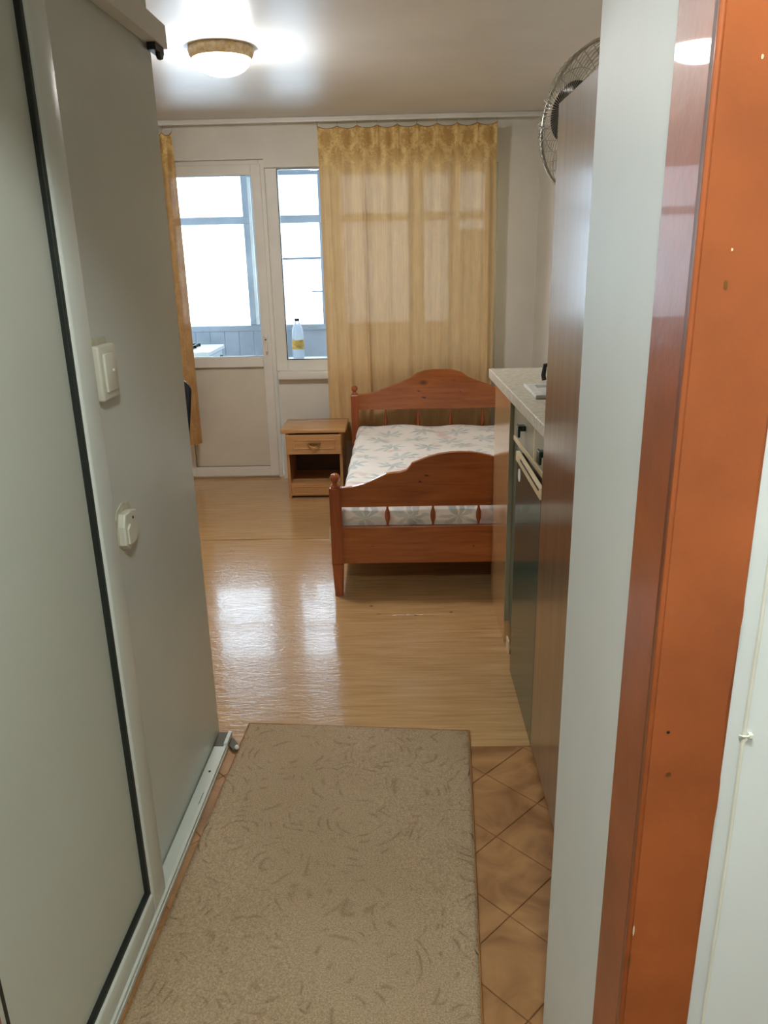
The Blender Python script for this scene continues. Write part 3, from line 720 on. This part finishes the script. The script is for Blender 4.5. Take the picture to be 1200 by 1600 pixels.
# ================================================================== CURTAINS
rl = thing('curtain_rail', (-0.3, 5.28, CZ), 'cream curtain rail running under the ceiling along the back wall', 'curtain rail')
obj('rail', B(-1.9, 5.262, CZ-0.026, XR-0.005, 5.284, CZ-0.001, bev=0.003), 'upvc', rl)
obj('rail_lip', B(-1.9, 5.255, CZ-0.030, XR-0.005, 5.262, CZ-0.016, bev=0.002), 'upvc', rl)
def curtain(name, label, x0, x1, ztop, zbot, nh, amp, mat, y=5.245, folds=None, hookdy=0.0):
    cu = thing(name, ((x0+x1)/2, y, zbot), label, 'curtain', None)
    bm = bmesh.new(); NX, NZ = 260, 70
    sp = (x1-x0)/nh
    rnd = random.Random(hash(name) % 7 if False else len(label))
    ph = [rnd.uniform(0, 6.28) for _ in range(6)]
    g = []
    for i in range(NX+1):
        s = i/NX; x = x0+(x1-x0)*s; colv = []
        fr = (s*nh) % 1.0; sag = 0.016*math.sin(math.pi*fr)**0.7 if 0 < fr < 1 else 0
        for j in range(NZ+1):
            t_ = (j/NZ)**1.3
            z = (ztop-sag) + (zbot-ztop+sag*(1))*t_
            a = amp*(0.6+0.4*min(1, t_*3))
            pleat = math.exp(-((min(fr, 1-fr))*sp/0.012)**2)*0.014*max(0, 1-t_*9)
            yy = y + a*(0.5*math.sin(x*52+ph[0]+0.6*math.sin(t_*2)) + 0.35*math.sin(x*27+ph[1]) + 0.25*math.sin(x*96+ph[2]+t_*1.1)) - pleat
            if folds:
                for (fx, fa, fw_, tz) in folds: yy -= fa*math.exp(-((x-fx-0.012*t_)/fw_)**2)*min(1, max(0, (t_-tz))*6+0.1)
            zz = z + (0.004*math.sin(x*40) if j == NZ else 0)
            colv.append(bm.verts.new((x, yy, zz)))
        g.append(colv)
    for i in range(NX):
        for j in range(NZ): bm.faces.new((g[i][j], g[i+1][j], g[i+1][j+1], g[i][j+1]))
    obj('cloth', bm, mat, cu, smooth='all')
    # top hem cord and hooks
    bm = bmesh.new(); tube(bm, [g[i][0].co.copy() if False else (0, 0, 0) for i in range(2)], .001) if False else None
    bm.free()
    bm = bmesh.new(); pts = []
    for i in range(0, NX+1, 2):
        s = i/NX; x = x0+(x1-x0)*s; fr = (s*nh) % 1.0; sag = 0.016*math.sin(math.pi*fr)**0.7 if 0 < fr < 1 else 0
        a = amp*0.6; pleat = math.exp(-((min(fr, 1-fr))*sp/0.012)**2)*0.014
        pts.append((x, y + a*(0.5*math.sin(x*52+ph[0]) + 0.35*math.sin(x*27+ph[1]) + 0.25*math.sin(x*96+ph[2])) - pleat, ztop-sag))
    tube(bm, pts, 0.0022, 6); obj('hem', bm, 'brass', cu, smooth=True)
    for k in range(nh+1):
        x = x0+sp*k
        b_ = bmesh.new(); tube(b_, [(x, y-.010, ztop-.004), (x, y+.006, ztop+.01), (x, y+.018, ztop+.03), (x, 5.268, CZ-.028)], 0.0016, 6)
        obj('hook', b_, 'steel', cu)
    return cu
curtain('gold_curtain', 'wide sheer gold curtain with woven damask top hanging behind the pine bed', -0.478, 0.625, 2.272, 0.30, 9, 0.012, 'curtain', folds=[(-0.20, 0.03, 0.008, 0.12), (0.575, 0.03, 0.02, 0.0), (-0.33, 0.012, 0.012, 0.0), (-0.42, 0.012, 0.014, 0.05)])
curtain('gold_curtain', 'narrow bunched gold curtain at the hinge side of the balcony door', -1.80, -1.372, 2.255, 0.295, 7, 0.035, 'curtain2', y=5.225)

# ================================================================== CEILING LAMP
LX, LY = -0.71, 3.60
lp = thing('ceiling_lamp', (LX, LY, CZ), 'lit round ceiling lamp with frosted bowl and patterned gold rim', 'lamp')
bm = bmesh.new(); lathe(bm, [(0.0, CZ), (.131, CZ), (.134, CZ-.012), (.130, CZ-.028), (.120, CZ-.042), (.116, CZ-.042), (.124, CZ-.028), (.126, CZ-.006), (0, CZ-.006)], (LX, LY, 0), 56); obj('rim', bm, 'lampring', lp, smooth=True)
bm = bmesh.new()
prof = [(.117, CZ-.040)] + [(.117*math.cos(a), CZ-.040-.064*math.sin(a)) for a in [k*math.pi/2/10 for k in range(1, 10)]] + [(0, CZ-.104)]
lathe(bm, prof, (LX, LY, 0), 48); obj('glass_bowl', bm, 'lamp_glow', lp, smooth=True)
# unseen hall lamp behind the viewer, inferred from the lit door frame
hl = thing('hall_lamp', (0.06, 0.12, 2.45), 'round frosted ceiling lamp in the unseen hall', 'lamp')
bm = bmesh.new(); lathe(bm, [(0, 2.45), (.14, 2.45), (.14, 2.43), (0, 2.43)], (.06, .12, 0), 32); obj('base', bm, 'white_enamel', hl)
bm = bmesh.new(); lathe(bm, [(.13, 2.43)] + [(.13*math.cos(a), 2.43-.08*math.sin(a)) for a in [k*math.pi/2/6 for k in range(1, 6)]] + [(0, 2.35)], (.06, .12, 0), 32); obj('glass_bowl', bm, 'hall_glow', hl, smooth=True)

# ================================================================== BED
FY, HY = 3.33, 5.08
BX0, BX1 = -0.318, 0.845; MX = (BX0+BX1)/2
bed = thing('bed', (MX, 4.2, 0), 'orange pine double bed with arched headboard and ball-topped posts', 'bed')
def post(x, y, zb, ztop, mat='pine_v', s=0.027):
    bm = bmesh.new()
    tz = zb
    sec = [(0.0, s*0.70), (0.16, s*0.95), (0.165, s), (tz, s), (tz+.006, s*0.85)]
    rings = []
    for z, hh in sec:
        rings.append([bm.verts.new((x+a*hh, y+b*hh, z)) for a, b in ((-1, -1), (1, -1), (1, 1), (-1, 1))])
    for a, b in zip(rings, rings[1:]):
        for k in range(4): bm.faces.new((a[k], a[(k+1) % 4], b[(k+1) % 4], b[k]))
    bm.faces.new(rings[0][::-1]); bm.faces.new(rings[-1])
    bmesh.ops.bevel(bm, geom=[e for e in bm.edges if abs(e.verts[0].co.z-e.verts[1].co.z) > .05], offset=.006, segments=2, affect='EDGES')
    return bm
def finial(x, y, z0, r):
    bm = bmesh.new()
    pr = [(0.0, z0), (r*0.95, z0), (r*0.98, z0+.006), (r*0.55, z0+.014), (r*0.50, z0+.022)]
    cz = z0+.022+r*0.85
    for k in range(-5, 7):
        a = k*math.pi/12
        pr.append((r*math.cos(a), cz+r*math.sin(a)))
    pr.append((0, cz+r)); lathe(bm, pr, (x, y, 0), 24); return bm
def mirror_profile(pts):
    """pts from left post to the peak; mirrored to the right"""
    return pts + [(2*MX-x_, z_) for x_, z_ in pts[::-1][1:]]
foot = [(-.300, .524), (-.262, .525), (-.215, .528), (-.165, .540), (-.115, .561), (-.062, .586), (-.030, .591), (.000, .593), (.028, .602), (.045, .622), (.052, .634), (.085, .646), (.130, .663), (.175, .674), (.220, .680), (MX, .682)]
fb = obj('footboard_panel', prism(bmesh.new(), [(-.300, .433)] + [(2*MX+.300, .433)] + mirror_profile(foot)[::-1], 'y', FY-.012, FY+.012, bev=.003), 'pine', bed)
obj('footboard_rail', B(BX0+.02, FY-.013, .160, BX1-.02, FY+.013, .340, bev=.004), 'pine', bed)
def spindle(x, y, z0, z1):
    bm = bmesh.new(); hgt = z1-z0
    lathe(bm, [(.0045, z0), (.0055, z0+.15*hgt), (.0115, z0+.35*hgt), (.0125, z0+.5*hgt), (.0115, z0+.65*hgt), (.0055, z0+.85*hgt), (.0045, z1)], (x, y, 0), 14); return bm
for x in (-.060, .146, .352, .558): obj('spindle', spindle(x, FY, .338, .436), 'pine_v', bed, smooth=True)
for x in (BX0+.026, BX1-.026):
    s_ = 1
    obj('foot_post', post(x, FY, .520, .6, s=.027), 'pine_v', bed)
    obj('finial', finial(x, FY, .526, .023), 'pine_v', bed, smooth=True)
    obj('head_post', post(x, HY, .640, .7, s=.025), 'pine_v', bed)
    obj('finial', finial(x, HY, .646, .021), 'pine_v', bed, smooth=True)
headp = [(-.300, .648), (-.262, .650), (-.200, .653), (-.135, .668), (-.060, .700), (.010, .722), (.075, .750), (.120, .782), (.170, .797), (.220, .802), (MX, .803)]
obj('headboard_panel', prism(bmesh.new(), [(-.300, .545)] + [(2*MX+.300, .545)] + mirror_profile(headp)[::-1], 'y', HY-.012, HY+.012, bev=.003), 'pine', bed)
obj('headboard_rail', B(BX0+.02, HY-.013, .30, BX1-.02, HY+.013, .365, bev=.004), 'pine', bed)
for x in (-.090, .124, .338, .552): obj('spindle', spindle(x, HY, .36, .548), 'pine_v', bed, smooth=True)
for x in (BX0+.012, BX1-.036): obj('side_rail', B(x, FY+.02, .150, x+.024, HY-.02, .31, bev=.003), 'pine', bed)
for k in range(10): obj('bed_slat', B(BX0+.034, FY+.10+k*.165, .225, BX1-.034, FY+.18+k*.165, .240), 'ns', bed)
MT['knotwood'] = pbr('dark_knot', (84, 30, 14), 0.35, 0.2, 60)
for (kx, kz, kw, kh, ky) in ((.130, .664, .026, .010, HY-.012), (.165, .620, .034, .013, HY-.012), (.400, .655, .010, .012, HY-.012), (.118, .576, .020, .007, FY-.012), (.088, .549, .013, .011, FY-.012), (-.13, .245, .012, .006, FY-.013), (.33, .24, .010, .010, FY-.013)):
    bm = bmesh.new(); n_ = 12
    prism(bm, [(kx+kw/2*random.uniform(.8, 1.1)*math.cos(2*math.pi*q_/n_), kz+kh/2*random.uniform(.8, 1.1)*math.sin(2*math.pi*q_/n_)-(.25*kh*math.cos(2*math.pi*q_/n_))) for q_ in range(n_)], 'y', ky-.0004, ky+.001)
    obj('wood_knot', bm, 'knotwood', bed)
# mattress
mt = thing('mattress', (MX, 4.2, .242), 'white mattress with grey-green leaf print lying on the pine bed', 'mattress')
bm = bmesh.new()
x0, x1, y0, y1, z0, z1 = BX0+.038, BX1-.038, FY+.016, HY-.020, .244, .445
NXm, NYm, NZm = 60, 90, 24
def mpos(u, v, w_):
    x = x0+(x1-x0)*u; y = y0+(y1-y0)*v; z = z0+(z1-z0)*w_
    r = .045
    def soft(a, lo, hi): return a
    # rounded edges
    p = Vector((x, y, z)); c = Vector((min(max(x, x0+r), x1-r), min(max(y, y0+r), y1-r), min(max(z, z0+r), z1-r)))
    d = p-c
    if d.length > 1e-6:
        L_ = max(abs(d.x), abs(d.y), abs(d.z)); d = d.normalized()*L_
    q = c+d
    wv = .006*math.sin(x*17+1.3*math.sin(y*9)) + .005*math.sin(y*13+x*5)
    q.z += wv*w_
    if v < .02 and .345 < q.z < .43: q.y -= .013*math.sin(math.pi*(q.z-.345)/.085)
    if v < .05 : q.y += .003*math.sin(x*40+2*math.sin(z*30))*(1-abs(2*w_-1))
    if u < .05: q.x += .005*math.sin(y*30+z*20)*(1-abs(2*w_-1))
    return q
cache = {}
def mv(i, j, k):
    key = (i, j, k)
    if key not in cache: cache[key] = bm.verts.new(mpos(i/NXm, j/NYm, k/NZm))
    return cache[key]
for i in range(NXm):
    for j in range(NYm):
        for k in (0, NZm): bm.faces.new((mv(i, j, k), mv(i+1, j, k), mv(i+1, j+1, k), mv(i, j+1, k)))
for i in range(NXm):
    for k in range(NZm):
        for j in (0, NYm): bm.faces.new((mv(i, j, k), mv(i+1, j, k), mv(i+1, j, k+1), mv(i, j, k+1)))
for j in range(NYm):
    for k in range(NZm):
        for i in (0, NXm): bm.faces.new((mv(i, j, k), mv(i, j+1, k), mv(i, j+1, k+1), mv(i, j, k+1)))
obj('cover', bm, 'sheet', mt, smooth='all')
bm = bmesh.new(); tube(bm, [(BX0+.008, FY+.10, .318), (BX0-.004, FY+.10, .322), (BX0-.010, FY+.10, .29), (BX0-.012, FY+.10, .24), (BX0-.006, FY+.10, .215)], [.006, .006, .007, .008, .006], 8); obj('strap', bm, 'paper', mt, smooth=True)

# ================================================================== NIGHTSTAND
NY = 4.88; NX0, NX1 = -0.735, -0.372
ns = thing('nightstand', (-0.55, 5.05, 0), 'light beech nightstand with one drawer and an open shelf', 'nightstand')
obj('top', B(NX0-.030, NY-.018, .438, NX1+.026, NY+.340, .464, bev=.007, seg=3), 'ns', ns, smooth=True)
for x in (NX0, NX1-.018): obj('side_panel', B(x, NY, 0, x+.018, NY+.34, .438, bev=.001), 'ns_d', ns)
obj('back_panel', B(NX0+.018, NY+.330, .03, NX1-.018, NY+.336, .438), 'ns_back', ns)
obj('shelf', B(NX0+.018, NY+.004, .085, NX1-.018, NY+.330, .102), 'ns', ns)
obj('rail', B(NX0+.018, NY+.02, .292, NX1-.018, NY+.33, .302), 'ns', ns)
bm = bmesh.new(); box(bm, NX0+.018, NY+.006, .014, NX1-.018, NY+.022, .085, bev=.001); pl = obj('plinth', bm, 'ns', ns)
bm = bmesh.new(); ring(bm, NX0+.03, .022, NX1-.03, .078, .006, NY+.002, NY+.007, .001); obj('plinth_moulding', bm, 'ns', pl)
dr = obj('drawer', B(NX0+.004, NY-.018, .300, NX1-.004, NY-.001, .428, bev=.003), 'ns', ns)
bm = bmesh.new(); ring(bm, NX0+.046, .333, NX1-.046, .397, .008, NY-.0215, NY-.016, .0015); obj('drawer_moulding', bm, 'ns', dr)
bm = bmesh.new(); cx = (NX0+NX1)/2
tube(bm, [(cx-.040, NY-.020, .372), (cx-.036, NY-.030, .372), (cx-.026, NY-.036, .357), (cx-.010, NY-.038, .349), (cx+.010, NY-.038, .349), (cx+.026, NY-.036, .357), (cx+.036, NY-.030, .372), (cx+.040, NY-.020, .372)], .0042, 8)
box(bm, cx-.030, NY-.024, .362, cx+.030, NY-.018, .380, bev=.003)
obj('handle', bm, 'brass', dr, smooth=True)

# ================================================================== OFFICE CHAIR (mostly behind the partition)
ch = thing('desk_chair', (-1.16, 3.35, 0), 'dark glossy office chair peeking out behind the partition', 'chair')
bm = bmesh.new(); NXc, NZc = 20, 24
def chp(u, w_, s):
    hw = .205*(1-.30*(1-w_)**1.5) ; cx = -1.150
    z = .52+.50*w_; x = cx+hw*u*(1-.12*max(0, (w_-.85)/.15)**2)
    zz = z - .045*max(0, (w_-.8)/.2)*abs(u)**4
    y = 3.52 - .05*abs(u)**2.2 + .06*w_ + s*.022*(1-abs(u)**6*.8)*(1-abs(2*w_-1)**8*.8)
    return (x, y, zz)
gs = {}
for s in (-1, 1):
    for i in range(NXc+1):
        for k in range(NZc+1): gs[s, i, k] = bm.verts.new(chp(2*i/NXc-1, k/NZc, s))
for s in (-1, 1):
    for i in range(NXc):
        for k in range(NZc): bm.faces.new((gs[s, i, k], gs[s, i+1, k], gs[s, i+1, k+1], gs[s, i, k+1]))
for i in range(NXc):
    for k in (0, NZc): bm.faces.new((gs[-1, i, k], gs[-1, i+1, k], gs[1, i+1, k], gs[1, i, k]))
for k in range(NZc):
    for i in (0, NXc): bm.faces.new((gs[-1, i, k], gs[-1, i, k+1], gs[1, i, k+1], gs[1, i, k]))
obj('backrest', bm, 'chairblk', ch, smooth='all')
obj('seat', B(-1.38, 3.02, .43, -.97, 3.50, .51, bev=.03, seg=4), 'chairblk', ch, smooth='all')
bm = bmesh.new(); tube(bm, [(-1.15, 3.40, .43), (-1.15, 3.58, .45), (-1.15, 3.585, .60)], .014, 8); obj('back_bracket', bm, 'black', ch, smooth=True)
bm = bmesh.new(); lathe(bm, [(0, .10), (.03, .10), (.028, .30), (.018, .31), (.018, .43), (0, .43)], (-1.17, 3.27, 0), 16); obj('column', bm, 'black', ch, smooth=True)
for k in range(5):
    a = k*2*math.pi/5+.3; ex, ey = -1.17+.20*math.cos(a), 3.27+.20*math.sin(a)
    bm = bmesh.new(); tube(bm, [(-1.17, 3.27, .12), (ex, ey, .07)], [.02, .012], 8); lg_ = obj('leg', bm, 'black', ch)
    bm = bmesh.new(); lathe(bm, [(0, -.012), (.024, -.012), (.026, 0), (.024, .012), (0, .012)], seg=14, mat=Matrix.Translation((ex, ey, .026)) @ Matrix.Rotation(a, 4, 'Z') @ Matrix.Rotation(R(90), 4, 'X')); obj('caster', bm, 'black', lg_, smooth=True)

# ================================================================== KITCHEN RUN
XK = 0.415; ZT = 1.030; YE = 3.300
# far unit: beige glossy side
u1 = thing('base_cabinet', (0.65, 3.1, 0), 'beige glossy wood laminate cabinet at the bed end of the worktop', 'cabinet')
obj('body', B(XK+.002, 2.84, 0.0, XR-.004, YE, ZT-.042, bev=.001), 'beige', u1)
obj('front_panel', B(XK-.004, 2.842, 0.004, XK+.002, YE, ZT-.040, bev=.001), 'beige', u1)
obj('edge_strip', B(XK-.006, 2.832, 0.10, XK+.012, 2.842, ZT-.046, bev=.001), 'strip', u1)
# drawer unit
KX = Matrix(((1, -0.020, 0, 0.020*3.35), (0, 1, 0, 0), (0, 0, 1, 0), (0, 0, 0, 1)))
XF[0] = KX
u2 = thing('drawer_cabinet', (0.65, 2.5, 0), 'grey-green base cabinet with two drawers under the speckled worktop', 'cabinet')
obj('body', B(XK+.022, 2.13, 0.10, XR-.004, 2.83, ZT-.042, bev=.001), 'kgreen', u2)
obj('plinth', B(XK+.05, 2.13, 0.0, XR-.004, 2.83, 0.10), 'grout', u2)
obj('drawer_rail', B(XK-.002, 2.13, .846, XK+.022, 2.83, .864, bev=.001), 'cream', u2)
for (ya, yb) in ((2.442, 2.826), (2.135, 2.428)):
    d_ = obj('drawer', B(XK-.002, ya, .868, XK+.020, yb, .986, bev=.002), 'kdrawer', u2)
    bm = bmesh.new(); ym = 2.60 if ya > 2.3 else 2.235
    box(bm, XK-.026, ym-.018, .930, XK-.002, ym+.018, .948, bev=.003); box(bm, XK-.030, ym-.022, .908, XK-.021, ym+.022, .950, bev=.004)
    obj('drawer_handle', bm, 'knob', d_)
obj('divider', B(XK-.003, 2.428, .866, XK+.020, 2.442, .99, bev=.001), 'cream', u2)
dd = obj('cabinet_door', B(XK+.002, 2.655, .10, XK+.020, 2.826, .842, bev=.002), 'kgreen', u2)
obj('door_edge', B(XK-.001, 2.640, .10, XK+.018, 2.655, .842, bev=.001), 'kgreen', dd)
obj('loose_foot', B(XK-.012, 2.74, 0.0, XK-.006, 2.79, .055, bev=.001), 'cream', u2)
obj('loose_foot', B(XK-.008, 2.66, 0.03, XK-.003, 2.69, .085, bev=.001), 'paper', u2)
XF[0] = None
# small fridge with dark teal door
fg = thing('small_fridge', (0.65, 2.35, 0), 'small dark teal green fridge with cream top edge under the drawers', 'fridge')
obj('body', B(XK+.008, 2.135, 0.004, XK+.021, 2.56, .82), 'fridge', fg)
fd = obj('door', B(XK-.012, 2.128, 0.006, XK+.006, 2.60, .828, bev=.003), 'fridge', fg)
bm = bmesh.new(); prism(bm, [(2.13, .829), (2.60, .829), (2.60, .856), (2.59, .862), (2.13, .862)], 'x', XK-.016, XK-.004, bev=.001); obj('door_trim', bm, 'cream', fd)
obj('trim_groove', B(XK-.017, 2.15, .850, XK-.015, 2.50, .856), 'screwdark', fd)
bm = bmesh.new(); lathe(bm, [(0, 0), (.022, 0), (.022, .0012), (0, .0015)], seg=24, mat=Matrix.Translation((XK-.012, 2.535, .790)) @ Matrix.Rotation(R(-90), 4, 'Y')); obj('round_sticker', bm, 'paper', fd)
# worktop
XF[0] = KX
wt = obj('worktop', B(XK-.020, 2.125, ZT-.040, XR-.001, 3.41, ZT, bev=.003), 'worktop'); tag(wt, 'grey speckled worktop running along the kitchen cabinets', 'worktop')
XF[0] = None
# sink board on the worktop
sk = thing('sink', (0.62, 2.75, ZT), 'white rimmed sink set in the speckled worktop behind the tall cabinet', 'sink')
bm = bmesh.new(); ring(bm, .455, 0, .86, 1, .03, 0, 1) if False else None
bm.free(); bm = bmesh.new()
for a in ((.465, 2.64, .86, 2.70), (.465, 2.86, .86, 2.90), (.465, 2.70, .50, 2.86), (.83, 2.70, .86, 2.86)): box(bm, a[0], a[1], ZT+.001, a[2], a[3], ZT+.014, bev=.004)
box(bm, .50, 2.70, ZT+.001, .83, 2.86, ZT+.004)
obj('rim', bm, 'white_enamel', sk)
obj('front_edge', B(.466, 2.634, ZT+.001, .86, 2.641, ZT+.010), 'steel', sk)
# dark bottle cap / pot handle
mg = thing('coffee_pot', (0.585, 2.98, ZT), 'small black-handled pot on the worktop beside the tall cabinet', 'pot')
bm = bmesh.new(); lathe(bm, [(0, ZT+.001), (.045, ZT+.001), (.050, ZT+.02), (.042, ZT+.075), (.036, ZT+.08), (0, ZT+.085)], (.625, 2.98, 0), 24); obj('pot_body', bm, 'black', mg, smooth=True)
bm = bmesh.new(); tube(bm, [(.585, 2.98, ZT+.07), (.557, 2.98, ZT+.068), (.552, 2.98, ZT+.03), (.556, 2.98, ZT+.012)], .009, 10); obj('pot_handle', bm, 'black', mg, smooth=True)
# tall cabinet
tc_ = thing('tall_cabinet', (0.65, 1.85, 0), 'tall narrow walnut brown cabinet between the worktop and the white wall', 'cabinet')
obj('body', B(XK+.004, 1.45, 0.0, XR-.002, 2.112, 1.845, bev=.001), 'tall', tc_)
obj('door', B(XK-.014, 1.46, 0.02, XK+.003, 2.116, 1.848, bev=.002), 'tall', tc_)

# ================================================================== WALL FAN
fc = Vector((0.554, 2.42, 1.86)); axis = Vector((-0.831, -0.546, 0.11)).normalized()
fan = thing('wall_fan', (XR, 2.5, 1.76), 'round wire-caged fan with dark hub above the tall cabinet', 'fan')
q = axis.to_track_quat('Z', 'Y'); MF = Matrix.Translation(fc) @ q.to_matrix().to_4x4()
FR = 0.199
def cage(depth, n):
    bm = bmesh.new()
    for k in range(n):
        a = 2*math.pi*k/n; pts = []
        for s in [i/6 for i in range(7)]:
            r = .035+(FR-.035)*s; z = depth*math.cos(s*math.pi/2)**0.6 if s < 1 else 0
            aa = a+0.12*(1-s); pts.append(MF @ Vector((r*math.cos(aa), r*math.sin(aa), z)))
        tube(bm, pts, .0009, 4)
    for s in (.45,):
        r = .035+(FR-.035)*s; z = depth*math.cos(s*math.pi/2)**0.6
        tube(bm, [MF @ Vector((r*math.cos(t_), r*math.sin(t_), z)) for t_ in [2*math.pi*i/48 for i in range(48)]], .0014, 4, closed=True)
    return bm
obj('front_grille', cage(.098, 60), 'fanwire', fan, smooth='all')
obj('rear_grille', cage(-.075, 36), 'fanwire', fan, smooth='all')
bm = bmesh.new(); tube(bm, [MF @ Vector((FR*math.cos(t_), FR*math.sin(t_), 0)) for t_ in [2*math.pi*i/72 for i in range(72)]], .0050, 8, closed=True); obj('rim', bm, 'fanwire', fan, smooth='all')
bm = bmesh.new(); lathe(bm, [(0, .088), (.074, .088), (.078, .084), (.078, .072), (0, .068)], seg=36, mat=MF); obj('hub_disc', bm, 'fandark', fan, smooth=True)
for k in range(3):
    bm = bmesh.new(); a0 = k*2*math.pi/3; g = []
    for i in range(9):
        r = .05+.135*i/8; row = []
        for j in range(7):
            t_ = (j/6-.5)*(.9+.5*math.sin(i/8*math.pi)); row.append(bm.verts.new(MF @ Vector((r*math.cos(a0+t_), r*math.sin(a0+t_), .018*(t_)))))
        g.append(row)
    for i in range(8):
        for j in range(6): bm.faces.new((g[i][j], g[i+1][j], g[i+1][j+1], g[i][j+1]))
    bmesh.ops.solidify(bm, geom=list(bm.faces), thickness=.003); obj('blade', bm, 'fanblade', fan, smooth='all')
bm = bmesh.new(); lathe(bm, [(0, -.15), (.034, -.145), (.042, -.13), (.042, -.09), (.034, -.07), (.012, -.065), (.012, .06), (0, .06)], seg=24, mat=MF); obj('motor', bm, 'fanbody', fan, smooth=True)
mp_ = MF @ Vector((0, 0, -.14))
bm = bmesh.new(); tube(bm, [mp_, mp_+Vector((.05, .03, -.05)), (XR-.03, 2.55, 1.76), (XR-.002, 2.55, 1.76)], .014, 10); obj('arm', bm, 'fanwire', fan, smooth=True)
obj('wall_bracket', B(XR-.022, 2.51, 1.70, XR-.001, 2.59, 1.82, bev=.004), 'fanwire', fan)
